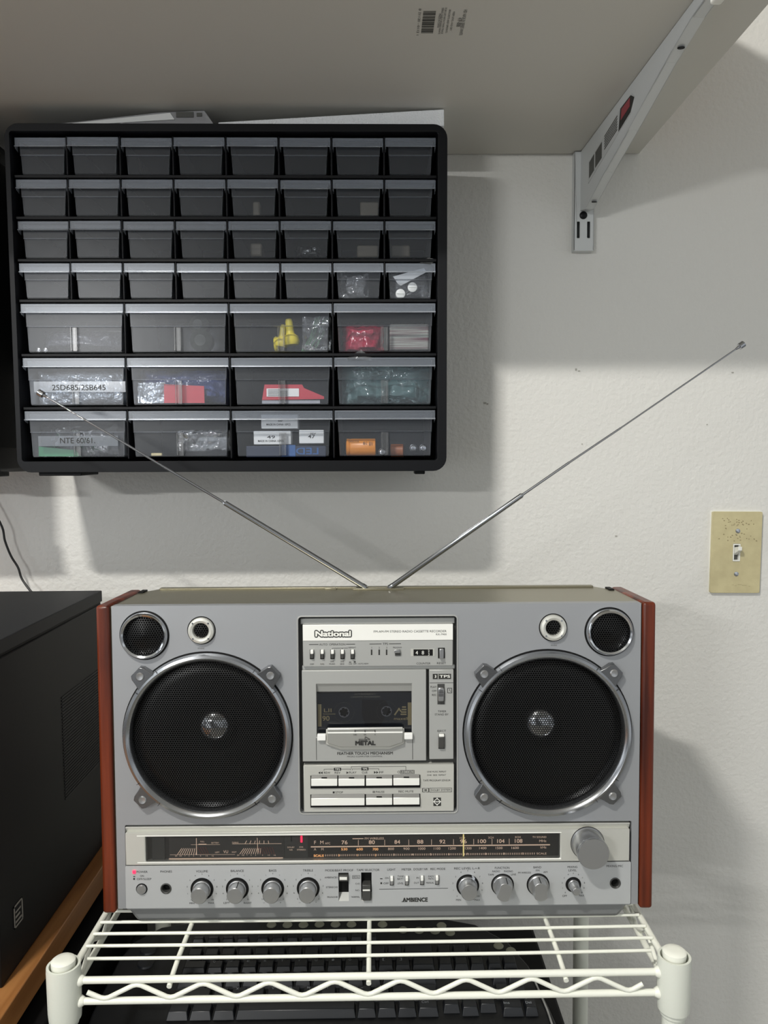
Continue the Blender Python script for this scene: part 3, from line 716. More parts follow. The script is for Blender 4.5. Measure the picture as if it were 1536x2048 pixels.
# ------------------------------------------------------------------ things below the rack
b = MB(); b.box(-.60, -.316, -.40, -.06, 0, .80)  # added black block that makes the space below the desktop look dark
tag(b.build('under_desk_dark_filler', mat('matt_black', (10, 10, 11), .7, spec=.2), origin=True, bevel=.003), 'matt black block added to fill the dark area under the desk', 'case')
b = MB(); b.box(-.309, .196, -.372, -.135, .305, .735)
tag(b.build('equipment_case', mat('matt_black_case', (13, 13, 14), .6, spec=.2), origin=True, bevel=.004), 'black equipment case under the keyboard inside the wire rack', 'case')
kbd = empty('keyboard', Matrix.Translation((-.06, -.25, .735)), 'black multimedia computer keyboard lying under the wire shelf', 'keyboard')
KX = lambda x: x+.06
KY = lambda y: y+.25
out = [(-.302, -.345), (-.306, -.30), (-.304, -.22), (-.296, -.19), (-.27, -.165), (-.20, -.150), (-.05, -.143), (.06, -.150), (.12, -.168), (.155, -.20), (.172, -.24), (.181, -.30), (.186, -.345)]
b = MB(); b.hexa([(KX(x), KY(y), 0) for x, y in out], [(KX(x*.985), KY(y if y < -.3 else y-.003), .014+.012*(y+.345)/.2) for x, y in out]); b.build('body', M['keyb'], kbd, bevel=.002)
b = MB(); b.tube([(KX(.1765), KY(-.343), .0165), (KX(.1755), KY(-.31), .018), (KX(.1705), KY(-.265), .021)], .0011, 8); b.build('edge_rim', M['rim'], kbd)
def kz(y): return .0135+.012*(y+.345)/.2
nkeys = 0
def key(x0, x1, yc, dy=.0185, name='key'):
    global nkeys
    z = kz(yc); h = .0075; g = .0006
    b = MB(); X0, X1, Y0, Y1 = KX(x0)+g, KX(x1)-g, KY(yc-dy/2)+g, KY(yc+dy/2)-g
    b.hexa([(X0, Y0, z), (X1, Y0, z), (X1, Y1, z), (X0, Y1, z)], [(X0+.002, Y0+.0045, z+h), (X1-.002, Y0+.0045, z+h), (X1-.002, Y1-.001, z+h), (X0+.002, Y1-.001, z+h)])
    nkeys += 1
    return b.build(name, M['key'], kbd, bevel=.0006)
legend = MB()
def leg(s, x, yc, w, hgt=.0035):
    me, a, c = text_mesh(s, 0); sx = w/(c-a)
    legend.mesh(me, Matrix.Translation((KX(x), KY(yc), kz(yc)+.0079)) @ Matrix.Diagonal((sx, hgt/CAPH, 1, 1)) @ Matrix.Translation((-a, 0, 0)))
rows = {0: -.307, 1: -.2855, 2: -.2645, 3: -.2435, 4: -.2235, 5: -.199}
P = .0192
# bottom row
x = -.222
for w in (1.25, 1.25, 1.25): key(x, x+w*P, rows[0]); x += w*P
key(x, -.024, rows[0], name='space_bar')
x = -.024
for w, s in ((1.1, ''), (1.1, ''), (1.1, ''), (1.2, 'Ctrl')):
    key(x, x+w*P, rows[0])
    if s: leg(s, x+.005, rows[0]+.002, .007)
    x += w*P
L0 = -.222
key(L0, L0+2.2*P, rows[1]); x = L0+2.2*P
for s in 'ZXCVBNM,./':
    key(x, x+P, rows[1]); leg(s, x+.006, rows[1]+.003, .0028); x += P
key(x, .0635, rows[1])
key(L0, L0+1.7*P, rows[2]); x = L0+1.7*P
for s in 'ASDFGHJKL;\'':
    key(x, x+P, rows[2]); leg(s, x+.006, rows[2]+.003, .0028); x += P
key(x, .0635, rows[2])
key(L0, L0+1.45*P, rows[3]); x = L0+1.45*P
for s in 'QWERTYUIOP[]':
    key(x, x+P, rows[3]); leg(s, x+.006, rows[3]+.003, .0028); x += P
key(x, .0635, rows[3])
x = L0
for k in range(13): key(x, x+P, rows[4]); x += P
key(x, .0635, rows[4])
x = L0
for k in range(12):
    key(x, x+.0165, rows[5], .012); x += .0175+(.006 if k % 4 == 3 else 0)
# navigation cluster, arrows, keypad
AR = at(890, 2010, 'Z', .757).x
for k, s in enumerate(('<', 'v', '>')): key(.066+k*P, .066+(k+1)*P, rows[0]+(.004 if k != 1 else 0), .018, 'arrow_key')
for r_ in (3, 4):
    for k in range(3): key(.066+k*P*.93, .066+(k+1)*P*.93, rows[r_])
NX = .1275
key(NX, NX+.0235, rows[0]-.001, .0195); key(NX+.0235, NX+.0385, rows[0]-.001, .0195)
leg('0', NX+.003, rows[0]+.0055, .0025); leg('Ins', NX+.003, rows[0]-.001, .006); leg('.', NX+.027, rows[0]+.0055, .0012); leg('Del', NX+.026, rows[0]-.001, .006)
for r_ in (1, 2, 3):
    for k in range(2): key(NX-.004+k*.0175-(r_ > 2)*.002, NX-.004+(k+1)*.0175-(r_ > 2)*.002, rows[r_])
for a, (px, s) in zip(range(3), ((573, '\u2190'), (662, '\u2193'), (752, '\u2192'))): pass
legend.build('key_legends', M['keyt'], kbd, smooth=False)
for (px, py) in ((543, 1852), (575, 1852), (607, 1852), (639, 1851), (671, 1851), (703, 1851), (765, 1851), (806, 1861), (838, 1862), (870, 1863), (900, 1866), (883, 1853), (997, 1890), (1022, 1899)):
    p = at(px, py, 'Z', .7585); b = MB(); z = kz(p.y)-.002
    b.ring((KX(p.x), KY(p.y), z), (0, 0, 1), [(.0060, 0), (.0060, .003), (.0050, .0042), (.002, .0046)], 20)
    o = b.build('media_button', M['keyw'], kbd, label='ivory round button'); 
for (px, py) in ((297, 1900), (292, 1925)):
    p = at(px, py, 'Z', .757); b = MB(); b.ring((KX(p.x), KY(p.y), kz(p.y)), (0, 0, 1), [(.010, 0), (.009, .002), (.002, .0025)], 24); b.build('media_button', M['key'], kbd)

# ------------------------------------------------------------------ wire shelf rack
rk = empty('wire_rack', Matrix.Translation((-.008, -.26, 0)), 'white coated wire shelving rack carrying the cassette recorder', 'shelving rack')
RX = lambda x: x+.008
RY = lambda y: y+.26
XL, XR, YF, YB, ZR = -.281, .265, -.417, -.110, .868
for x in (XL, XR):
    for y in (YF, YB):
        b = MB(); b.cyl((RX(x), RY(y), 0), (RX(x), RY(y), ZR+.017), .0098, seg=28)
        b.build('post', M['rackc'], rk)
        b = MB(); b.ring((RX(x), RY(y), ZR-.0395), (0, 0, 1), [(.0115, 0), (.0118, .004), (.0138, .005), (.0143, .012), (.0146, .050), (.0143, .0545), (.0122, .0545), (.0112, .045)], 32, cap1=False)
        c = b.build('collar', M['rackc'], rk)
        b = MB(); b.ring((RX(x), RY(y), ZR+.012), (0, 0, 1), [(.0100, 0), (.0104, .003), (.0104, .007), (.0085, .0085), (.004, .0088)], 28); b.build('post_cap', M['rack'], rk)
def rail(p, q, r=.0031, name='rail'): b = MB(); b.cyl(p, q, r, seg=14); return b.build(name, M['rack'], rk)
for (zz) in (ZR, ZR-.0195):
    for y in (YF, YB): rail((RX(XL+.010), RY(y), zz), (RX(XR-.010), RY(y), zz))
    for x in (XL+.002, XR-.002): rail((RX(x), RY(YF+.010), zz), (RX(x), RY(YB-.010), zz))
# weld blobs
b = MB()
for zz in (ZR, ZR-.0195):
    for x, s in ((XL, 1), (XR, -1)): b.ring((RX(x+s*.0125), RY(YF), zz), (s, 0, 0), [(.005, 0), (.0052, .002), (.0035, .005)], 12)
b.build('weld', M['rack'], rk)
# zigzag wires on front, back, sides
def zig(pts, name='zigzag_wire'):
    P = []
    for i, p in enumerate(pts):
        if 0 < i < len(pts)-1:
            a = V(p)+(V(pts[i-1])-V(p)).normalized()*.004; c = V(p)+(V(pts[i+1])-V(p)).normalized()*.004
            P += [a, (a+c+V(p)*1.2)/3.2, c]
        else: P.append(V(p))
    b = MB(); b.tube(P, .0021, 10); return b.build(name, M['rack'], rk)
for y, dy in ((YF, -.001), (YB, 0)):
    pts = [(RX(-.2604), RY(y+dy), ZR-.0105)]
    for k in range(9):
        pts.append((RX(-.2452+k*.0587), RY(y+dy), ZR-.0175))
        if k < 8: pts.append((RX(-.2452+(k+.5)*.0587), RY(y+dy), ZR-.003))
    pts.append((RX(.2366), RY(y+dy), ZR-.0105)); zig(pts)
for x in (XL+.002, XR-.002):
    pts = [(RX(x), RY(YF+.02), ZR-.010)]
    for k in range(5):
        pts.append((RX(x), RY(YF+.035+k*.055), ZR-.0175))
        if k < 4: pts.append((RX(x), RY(YF+.0625+k*.055), ZR-.003))
    pts.append((RX(x), RY(YB-.02), ZR-.010)); zig(pts)
for k in range(15):
    y = -.3925+k*.0187
    if y > YB-.008: break
    b = MB(); b.tube([(RX(XL+.004+(.008 if k == 0 else 0)), RY(y), ZR+.0035), (RX(-.12), RY(y), ZR+.0028), (RX(.12), RY(y), ZR+.0028), (RX(XR-.004-(.008 if k == 0 else 0)), RY(y), ZR+.0035)], .00155, 10); b.build('shelf_wire', M['rack'], rk)
for x in (-.187, -.0095, .1672):
    b = MB(); b.tube([(RX(x), RY(YF-.003), ZR-.0052), (RX(x), RY(YF+.006), ZR-.003), (RX(x), RY(YF+.03), ZR-.0005), (RX(x), RY(YB-.03), ZR-.0005), (RX(x), RY(YB), ZR-.003)], .0023, 12); b.build('support_wire', M['rack'], rk)
# lower shelf of the same rack
for k in range(15):
    y = -.3925+k*.0187
    b = MB(); b.cyl((RX(XL+.004), RY(y), .302), (RX(XR-.004), RY(y), .302), .002, seg=8); b.build('shelf_wire', M['rack'], rk)
for y in (YF, YB): rail((RX(XL+.008), RY(y), .299), (RX(XR-.008), RY(y), .299))
for x in (XL, XR): rail((RX(x), RY(YF+.008), .299), (RX(x), RY(YB-.008), .299))
# ------------------------------------------------------------------ cassette recorder
HR = 0.30419
RM = (Matrix.Translation((0, -0.345824, 1.038244)) @ Matrix.Rotation(-0.0037933, 4, 'Z') @ Matrix.Rotation(-0.019537, 4, 'X')
      @ Matrix.Rotation(0.0025343, 4, 'Y') @ Matrix.Translation((0, 0, -HR/2)))
RMI = RM.inverted(); RMR = RM.to_3x3().inverted()
def RP(px, py, y=0.002):
    o = RMI @ CAM; d = RMR @ ray(px, py); p = o+d*((y-o.y)/d.y); return p.x, p.z
def RR(x0, y0, x1, y1, y=.002):
    a, c = RP(x0, y0, y), RP(x1, y1, y); return min(a[0], c[0]), max(a[0], c[0]), min(a[1], c[1]), max(a[1], c[1])
rad = empty('cassette_recorder', RM, 'large silver stereo radio cassette recorder with wooden sides and two raised antennas', 'boombox')
def rb(b, name, m, parent=None, **k): return b.build(name, m, parent or rad, **k)
def bx(r, y0, y1, b=None):
    b = b or MB(); b.box(r[0], r[1], y0, y1, r[2], r[3]); return b
def TX(b, s, x0, x1, yc, h, y, bold=0.0, base=None):
    """lettering spanning x0..x1 (photo pixels) centred at yc, cap height h pixels, on the plane at depth y"""
    me, ta, tb = text_mesh(s, 0)
    (X0, Z0), (X1, Z1) = RP(x0, yc, y), RP(x1, yc, y); Z = (Z0+Z1)/2
    hh = h*.000474; sx = (X1-X0)/(tb-ta)
    if len(s) == 1 and s != '-':
        sx = hh/CAPH; X0 = (X0+X1)/2-(tb-ta)*sx/2
    sh = [(0, 0)] if bold <= 0 else [(dx*bold*hh*1.6, dz*bold*hh*1.6) for dx in (-1, 0, 1) for dz in (-1, 0, 1)]
    for k, (dx, dz) in enumerate(sh):
        b.mesh(me, Matrix.Translation((X0+dx, y-.00015-k*.000004, Z-hh/2+dz)) @ Matrix(((sx, 0, 0, 0), (0, 0, -1, 0), (0, hh/CAPH, 0, 0), (0, 0, 0, 1))) @ Matrix.Translation((-ta, 0, 0)))
def LN(b, x0, y0, x1, y1, w, y, t=.00015):
    a = V(RP(x0, y0, y)); c = V(RP(x1, y1, y)); d = (c-a); n = V((-d.y, d.x)).normalized()*w*.000474/2
    b.face([(q.x, y-t, q.y) for q in (a+n, a-n, c-n, c+n)])

xw0, xw1 = -.27, .27
xa = RP(229, 1500)[0]; xb = RP(1279, 1500)[0]
xli = RP(224, 1500, 0)[0]; xri = RP(1283, 1500, 0)[0]
ztop = RP(740, 1209, .002)[1]
YP = .002
# wooden side panels
for s, (x0, x1) in ((-1, (-.27, xli)), (1, (xri, .27))):
    b = MB(); b.hexa([(x0, 0, 0), (x1, 0, 0), (x1, 0, HR), (x0, 0, HR)], [(x0, .104, 0), (x1, .104, 0), (x1, .104, HR), (x0, .104, HR)])
    o = rb(b, 'side_panel', M['wood'], bevel=.003, seg=3, label='rosewood side panel')
# body shell: open front, chamfered rear corners
bxa, bxb = xli, xri
def shell(b, P, z0, z1):
    n = len(P)
    for i in range(n-1): b.face([(P[i][0], P[i][1], z0), (P[i+1][0], P[i+1][1], z0), (P[i+1][0], P[i+1][1], z1), (P[i][0], P[i][1], z1)])
    for z in (z0, z1): b.face([(p[0], p[1], z) for p in P])
Pp = [(bxa+.001, .013), (bxa+.001, .094), (bxa+.008, .098), (bxa+.019, .118), (bxb-.019, .118), (bxb-.008, .098), (bxb-.001, .094), (bxb-.001, .013)]
b = MB(); shell(b, Pp, .004, ztop-.0008); o = rb(b, 'body', M['top'], smooth=False)
sd = o.modifiers.new('solid', 'SOLIDIFY'); sd.thickness = .0015; sd.offset = -1
o['label'] = 'champagne grey metal body'
b = MB(); b.box(bxa+.018, bxb-.018, .108, .117, ztop-.001, ztop+.0012); b.box(bxa+.2, bxa+.213, .104, .112, ztop-.001, ztop+.0008); rb(b, 'rear_top_rib', M['top'], bevel=.0005)
for s, x in ((-1, bxa+.0015), (1, bxb-.0065)):
    b = MB(); b.box(x, x+.005, .086, .103, ztop-.002, ztop+.0007); rb(b, 'handle_slot', M['dark'])
# speakers
WO = [dict(c=(414, 1474), d=(428, 1452), o=(414.5, 1472)), dict(c=(1096.3, 1468.7), d=(1083.4, 1446), o=(1096, 1466))]
TW = [dict(c=(287, 1272), s=(402, 1261.5)), dict(c=(1220, 1264.6), s=(1107, 1255.8))]
holes = []
for w_ in WO: x, z = RP(*w_['c']); holes.append(circ(x, z, .0755))
for t_ in TW:
    x, z = RP(*t_['c']); holes.append(circ(x, z, .0200, 40)); x, z = RP(*t_['s']); holes.append(circ(x, z, .0085, 32))
dk_ = RR(596, 1232, 914, 1626.5); lw_ = RR(249.5, 1650.5, 1261.5, 1812); zt_, zb_ = (RP(250, 1650.5)[1]+RP(1259, 1641.5)[1])/2, (RP(250, 1820)[1]+RP(1262, 1808)[1])/2
lw_ = (lw_[0], lw_[1], zb_, zt_)
dkz1 = (RP(596, 1234)[1]+RP(914, 1232)[1])/2; dkz0 = (RP(596, 1627)[1]+RP(914, 1624)[1])/2; dk_ = (dk_[0], dk_[1], dkz0, dkz1)
holes += [rrect(dk_[0], dk_[1], dk_[2], dk_[3], .0035), rrect(lw_[0], lw_[1], lw_[2], lw_[3], .0015)]
zf0 = .004
b = plate(rrect(xa, xb, zf0, ztop, .001), holes, YP, .012)
rb(b, 'front_panel', M['silver'], bevel=.0011)
b = MB(); b.box(xa, xb, .0125, .0135, zf0, ztop-.001)   # border strip between panel and body
b = plate(rrect(xa-.0018, xb+.0018, zf0-.001, ztop-.0006, .001), [rrect(xa+.004, xb-.004, zf0+.004, ztop-.004, .001)], .005, .013); rb(b, 'edge_trim', M['top'], bevel=.0004)
b = plate(rrect(dk_[0]-.0012, dk_[1]+.0012, dk_[2]-.0012, dk_[3]+.0012, .0045), [rrect(dk_[0], dk_[1], dk_[2], dk_[3], .0035)], YP-.0006, YP+.001); rb(b, 'deck_surround', M['silver3'], bevel=.0005)
# base skirt
b = MB(); sa = (bxa+.006, bxb-.006); z1_ = .006; z0_ = -.0128
b.hexa([(sa[0], .006, z1_), (sa[0]+.012, .008, z0_), (sa[1]-.012, .008, z0_), (sa[1], .006, z1_)], [(sa[0], .112, z1_), (sa[0]+.012, .108, z0_), (sa[1]-.012, .108, z0_), (sa[1], .112, z1_)])
rb(b, 'base', M['skirt'], bevel=.004, seg=3)
for w_ in WO:
    x, z = RP(*w_['c'], -.002)
    b = MB(); b.ring((x, 0, z), (0, 1, 0), [(.0735, .008), (.0735, -.001), (.0748, -.0042), (.0775, -.0058), (.0800, -.0050), (.0815, -.001), (.0815, .0015)], 96, closed=True)
    rg = rb(b, 'woofer', M['ring'])
    b = MB(); b.ring((x, 0, z), (0, 1, 0), [(.0828, YP-.0003), (.0828, YP+.001), (.0810, YP+.001), (.0810, YP-.0003)], 96, closed=True)
    rb(b, 'shadow_gap', M['dark'], rg)
    b = MB(); b.ring((x, 0, z), (0, 1, 0), [(.0, .0012), (.030, .0012), (.06, .0018), (.071, .0035), (.0742, .0065)], 96, cap0=False, cap1=False)
    rb(b, 'grille', M['grille'], rg)
    b = MB(); b.ring((x, 0, z), (0, 1, 0), [(.0755, .012), (.072, .014), (.068, .012), (.0645, .016), (.025, .040), (.012, .045)], 72, cap0=False)
    rb(b, 'cone', M['cone'], rg)
    b = MB(); b.ring((x, 0, z), (0, 1, 0), [(.0205, .043), (.0188, .034), (.0160, .0285), (.0115, .0250), (.006, .0232), (.0, .0226)], 48, cap0=False, cap1=False)
    rb(b, 'dust_cap', M['dome'], rg)
    for a in (44, 136, 224, 316):
        ca, sa_ = math.cos(math.radians(a)), math.sin(math.radians(a))
        def L2(u, v): return (x+ca*u-sa_*v, z+sa_*u+ca*v)
        b = MB(); b.prism([L2(.0765, -.0120), L2(.0838, -.0096), L2(.0905, -.0084), L2(.0938, -.0060), L2(.0938, .0060), L2(.0905, .0084), L2(.0838, .0096), L2(.0765, .0120)], -.0052, YP+.0005, ins=.0006)
        t_ = rb(b, 'mounting_tab', M['tab'], rg, bevel=.0004)
        u, v = L2(.0868, 0)
        b = MB(); b.ring((u, -.0052, v), (0, -1, 0), [(.0040, -.001), (.0040, .0006), (.0032, .0016), (.0010, .0013)], 20); rb(b, 'screw', M['knob'], rg)
        b = MB()
        for sg in (-1, 1):
            p = L2(.0746, sg*.0135); q = L2(.0808, sg*.0145); b.tube([(p[0], -.0046, p[1]), (x+(p[0]+q[0]-2*x)/2, -.0062, (p[1]+q[1])/2), (q[0], -.0045, q[1])], .00022, 6)
        rb(b, 'ring_seam', M['dark'], rg)
for t_ in TW:
    x, z = RP(*t_['c'], -.001)
    b = MB(); b.ring((x, 0, z), (0, 1, 0), [(.0185, .008), (.0182, 0), (.0192, -.0030), (.0208, -.0040), (.0222, -.0025), (.0228, YP)], 64, closed=True)
    tw_ = rb(b, 'midrange_speaker', M['chrome'])
    b = MB(); b.ring((x, 0, z), (0, 1, 0), [(.0240, YP-.0003), (.0240, YP+.001), (.0225, YP+.001), (.0225, YP-.0003)], 64, closed=True); rb(b, 'shadow_gap', M['dark'], tw_)
    b = MB(); b.ring((x, 0, z), (0, 1, 0), [(.0, -.0008), (.010, .0002), (.0186, .003)], 48, cap0=False, cap1=False); rb(b, 'grille', M['grille'], tw_)
    b = MB(); b.ring((x, 0, z), (0, 1, 0), [(.0196, .008), (.016, .012), (.006, .020), (.0, .016)], 48, cap0=False, cap1=False); rb(b, 'cone', M['cone'], tw_)
    x, z = RP(*t_['s'], 0)
    b = MB(); b.ring((x, 0, z), (0, 1, 0), [(.0076, .006), (.0072, .0005), (.0080, -.0016), (.0100, -.0024), (.0122, -.0016), (.0128, YP)], 48, closed=True)
    s_ = rb(b, 'tweeter', M['silver2'])
    b = MB(); b.ring((x, 0, z), (0, 1, 0), [(.0137, YP-.0003), (.0137, YP+.001), (.0126, YP+.001), (.0126, YP-.0003)], 48, closed=True); rb(b, 'shadow_gap', M['dark'], s_)
    b = MB(); b.ring((x, 0, z), (0, 1, 0), [(.0, .0002), (.0078, .0012)], 32, cap0=False, cap1=False); rb(b, 'grille', M['grille'], s_)
    b = MB(); b.ring((x, 0, z), (0, 1, 0), [(.0085, .006), (.0, .009)], 32, cap0=False, cap1=False); rb(b, 'cone', M['cone'], s_)
    for a in (45, 135, 225, 315):
        b = MB(); u, v = x+.0105*math.cos(math.radians(a)), z+.0105*math.sin(math.radians(a)); b.ring((u, -.0021, v), (0, -1, 0), [(.0010, -.0005), (.0009, .0005)], 10); rb(b, 'screw', M['chrome'], s_)
b = MB(); TX(b, 'mic', 396, 409, 1296, 4, YP); TX(b, 'mic', 1102, 1114, 1290, 4, YP); rb(b, 'panel_lettering', M['inkg'], smooth=False)

# ---- tape deck
YD = .0105
b = bx((dk_[0]+.0003, dk_[1]-.0003, dk_[2]+.0003, dk_[3]-.0003), YD, .012); well = rb(b, 'tape_deck', M['dkgrey'])
# tall silver frame behind the sub panels
YT = .0030
def pan(x0, y0, x1, y1, name, m, y=YT, hol=(), bev=.0006):
    r = RR(x0, y0, x1, y1, y); b = plate([(r[0], r[2]), (r[1], r[2]), (r[1], r[3]), (r[0], r[3])], hol, y, YD); return rb(b, name, m, bevel=bev), r
r = RR(600.5, 1237, 909.5, 1247, .0075); rb(bx(r, .0075, YD), 'top_ledge', M['silver3'], well, bevel=.0008)
r = RR(604, 1331, 910, 1338.5, .0065); rb(bx(r, .0065, YD), 'cross_bar', M['silver3'], well, bevel=.0012)
r = RR(910.5, 1300, 914.5, 1520, .008)
# header strip
hp, hr = pan(605, 1249.5, 906, 1331, 'header_panel', M['silver3'])
hp.parent = rad
r = RR(605.4, 1249.8, 905.8, 1279.7, YT-.0006); rb(bx(r, YT-.0006, YT), 'name_strip', M['bright'], hp, bevel=.0002)
ys = YT-.0006
b = MB(); r = RR(629, 1259, 703, 1275.4, ys)
# emblem: white letters edged in black
[TX(b, 'National', 631.5+dx, 701+dx, 1267.3+dy, 11, ys-.00002*k, 0, 0) for k, (dx, dy) in enumerate([(1.9*math.cos(a*PI/6), 1.9*math.sin(a*PI/6)) for a in range(12)])]; [TX(b, 'National', 631.5+dx, 701+dx, 1267.3+dy, 11, ys-.00001*k, 0, 0) for k, (dx, dy) in enumerate([(2.9*math.cos(a*PI/6), 2.6*math.sin(a*PI/6)) for a in range(12)])]
nb = rb(b, 'emblem_outline', M['ink'], hp, smooth=False)
b = MB(); [TX(b, 'National', 631.5+dx, 701+dx, 1267.3, 11, ys-.0004-.00002*k, .02, 0) for k, dx in enumerate((-.5, 0, .5))]; rb(b, 'emblem', M['white'], hp, smooth=False)
b = MB()
TX(b, 'FM-AM-FM STEREO RADIO CASSETTE RECORDER', 747.5, 893, 1262.6, 4.4, ys); TX(b, 'RX-7900', 872, 893, 1268.6, 3.6, ys)
y = YT
TX(b, 'AUTO  OPERATION', 638.6, 690.5, 1288.8, 4, y); LN(b, 618, 1289, 637, 1288.8, 1.2, y); LN(b, 692, 1288.3, 710, 1288.2, 1.2, y)
TX(b, 'TPS', 765.5, 776, 1287.6, 4.4, y); LN(b, 739, 1288, 763, 1287.8, 1.2, y); LN(b, 778, 1287.7, 802, 1287.5, 1.2, y)
LN(b, 665, 1296.5, 696, 1296, .8, y); LN(b, 664.5, 1296.3, 664.5, 1299, .8, y); LN(b, 684.5, 1296.3, 684.5, 1299, .8, y); TX(b, 'REPEAT', 697.5, 712, 1295.2, 3, y)
for s, x0, x1, yy in (('OFF', 620, 628, 1329), ('TPS', 640, 648.5, 1329), ('ONE', 660.5, 668, 1323.5), ('MUSIC', 658.5, 670.5, 1328.5), ('ONE', 681, 688, 1323.5), ('SIDE', 680, 688.5, 1328.5), ('ON', 697.5, 704, 1328.3), ('OFF / AUTO REW', 706.5, 737, 1328)):
    TX(b, s, x0, x1, yy-.6, 3, y)
TX(b, '1', 742.5, 744.5, 1295.3, 3.6, y); TX(b, '2', 757, 760, 1295.3, 3.6, y); TX(b, '3', 772, 775, 1295.3, 3.6, y); TX(b, 'PROGRAM', 786, 803, 1295, 3, y)
TX(b, 'COUNTER', 833, 861, 1326.8, 4.2, y); TX(b, 'RESET', 874, 892, 1326.3, 4.2, y)
LN(b, 698, 1324.2, 702.5, 1324.2, 1.4, y); LN(b, 709.5, 1322.5, 709.5, 1325, 4, y)
for x_ in (743.2, 758.4, 773.2): LN(b, x_, 1299, x_, 1310, 3, y)
rb(b, 'lettering', M['ink'], hp, smooth=False)
for x_ in (623.7, 644.3, 664.8, 684.8, 705):
    r = RR(x_-4, 1299.3, x_+4.2, 1318, YT); q = rb(bx(r, YT-.0005, YT+.0002), 'mode_key', M['dark'], hp)
    r = RR(x_-3, 1300.5, x_+3, 1308, YT-.003); rb(bx(r, YT-.0032, YT), 'key_tip', M['bright'], hp, bevel=.0003)
    r = RR(x_-2.8, 1308.4, x_+2.8, 1317, YT-.003); rb(bx(r, YT-.0028, YT), 'key_stem', M['dkgrey'], hp, bevel=.0003)
r = RR(788.5, 1299.5, 800, 1306, YT-.003); rb(bx(r, YT-.0035, YT), 'program_key', M['knob'], hp, bevel=.0004); r = RR(790, 1306, 801, 1311, YT); rb(bx(r, YT-.001, YT), 'key_shade', M['dkgrey'], hp)
r = RR(821.5, 1297.5, 869, 1312, YT); rb(bx(r, YT-.0003, YT), 'counter_frame', M['silver2'], hp)
r = RR(827, 1298.7, 865.5, 1311, YT); cw_ = rb(bx(r, YT-.0006, YT), 'counter_window', M['dark'], hp)
b = MB(); TX(b, '4', 830.5, 836.5, 1305.3, 7.5, YT-.0006); TX(b, '8', 843, 848.5, 1305.2, 7.5, YT-.0006); TX(b, '2', 855, 860, 1302, 5, YT-.0006); TX(b, '3', 855, 860, 1308.5, 5, YT-.0006); rb(b, 'counter_digits', M['white'], hp, smooth=False)
r = RR(876, 1295.5, 889.5, 1316.5, YT); rb(bx(r, YT-.0003, YT), 'reset_well', M['dark'], hp); r = RR(879, 1298, 887.5, 1317.5, YT-.003); rb(bx(r, YT-.0035, YT), 'reset_key', M['knob'], hp, bevel=.0005)

# cassette door
wr = RR(632.3, 1367, 824, 1518, YT)
yw0 = (RP(632, 1369, YT)[1]+RP(824, 1366.5, YT)[1])/2
wz0 = RP(728, 1474, YT)[1]
dr, drr = pan(603.5, 1341, 852.7, 1521.5, 'cassette_door', M['silver3'], YT, [[(wr[0], wz0), (wr[1], wz0), (wr[1], yw0), (wr[0], yw0)]])
r = RR(632.5, 1368.5, 823.8, 1382.5, .0085)
b = MB(); zz1 = yw0; zz0 = RP(728, 1382.5, .008)[1]
b.hexa([(wr[0], .0045, zz1), (wr[1], .0045, zz1), (wr[1], .0060, zz1), (wr[0], .0060, zz1)], [(wr[0], .0078, zz0), (wr[1], .0078, zz0), (wr[1], .0090, zz0), (wr[0], .0090, zz0)])
rb(b, 'window_bevel', M['silver3'], dr)
b = MB(); LN(b, 632.6, 1476, 633, 1520, .9, YT); LN(b, 825, 1474, 825.4, 1519, .9, YT); rb(b, 'flap_seam', M['dark'], dr)
b = MB(); b.box(wr[0], wr[1], .0082, .0086, wz0-.001, zz0+.0005); rb(b, 'window', M['glass'], dr)
b = MB(); TX(b, 'ANTI RESONANCE', 708, 751.5, 1388, 3.4, .0082); TX(b, 'CASSETTE MECHANISM', 701, 759.5, 1393.5, 3.4, .0082); rb(b, 'window_lettering', M['inkg'], dr, smooth=False)
# holder plate
yh = -.0022
hpz = [RP(*q, yh) for q in ((654.5, 1458), (805.6, 1456.5), (805.6, 1485), (780, 1494), (681, 1494.5), (655, 1487))]
b = MB(); b.prism([RP(*q, .0008) for q in ((652, 1459), (808.5, 1457), (809, 1487), (780, 1498.7), (681, 1499.7), (651.5, 1488.5))], .0008, YT, ins=0); rb(b, 'holder_rim', M['silver2'], dr, bevel=.0006)
b = MB(); b.prism(hpz, yh, YT); hpl = rb(b, 'holder_plate', mat('brushed_holder_plate', (172, 172, 167), .36, metal=.5, bump=(160, .15, .0003, (1, 1, 14))), dr, bevel=.0006)
r = RR(655, 1458, 805.2, 1465.8, yh-.0003); b = MB()
b.hexa([(r[0], yh-.0002, r[2]), (r[1], yh-.0002, r[2]), (r[1], yh+.0006, r[3]+.0006), (r[0], yh+.0006, r[3]+.0006)], [(r[0], yh+.001, r[2]), (r[1], yh+.001, r[2]), (r[1], yh+.001, r[3]+.0003), (r[0], yh+.001, r[3]+.0003)])
rb(b, 'bright_edge', M['bright'], dr)
b = MB()
y = yh-.0004
TX(b, 'METAL', 711, 750.5, 1486, 8, y, .05); LN(b, 718, 1478.4, 734, 1478.4, .8, y); LN(b, 718, 1480.6, 734, 1480.6, .8, y); LN(b, 718, 1478.4, 718, 1480.6, .8, y)
LN(b, 730, 1473.5, 740, 1478.6, 1.1, y); LN(b, 730, 1473.5, 730, 1478.4, .8, y); LN(b, 731, 1480, 740, 1478.8, .8, y)
for k in range(21): LN(b, 710+k*2.0, 1459.8, 710+k*2.0, 1464.0 if k % 10 == 0 else 1462.5, 1.6 if k % 10 == 0 else .5, y)
TX(b, '100', 707, 713.5, 1469.3, 2.6, y); TX(b, '50', 727.5, 732, 1469.2, 2.6, y); TX(b, '0', 749, 751, 1469, 2.6, y)
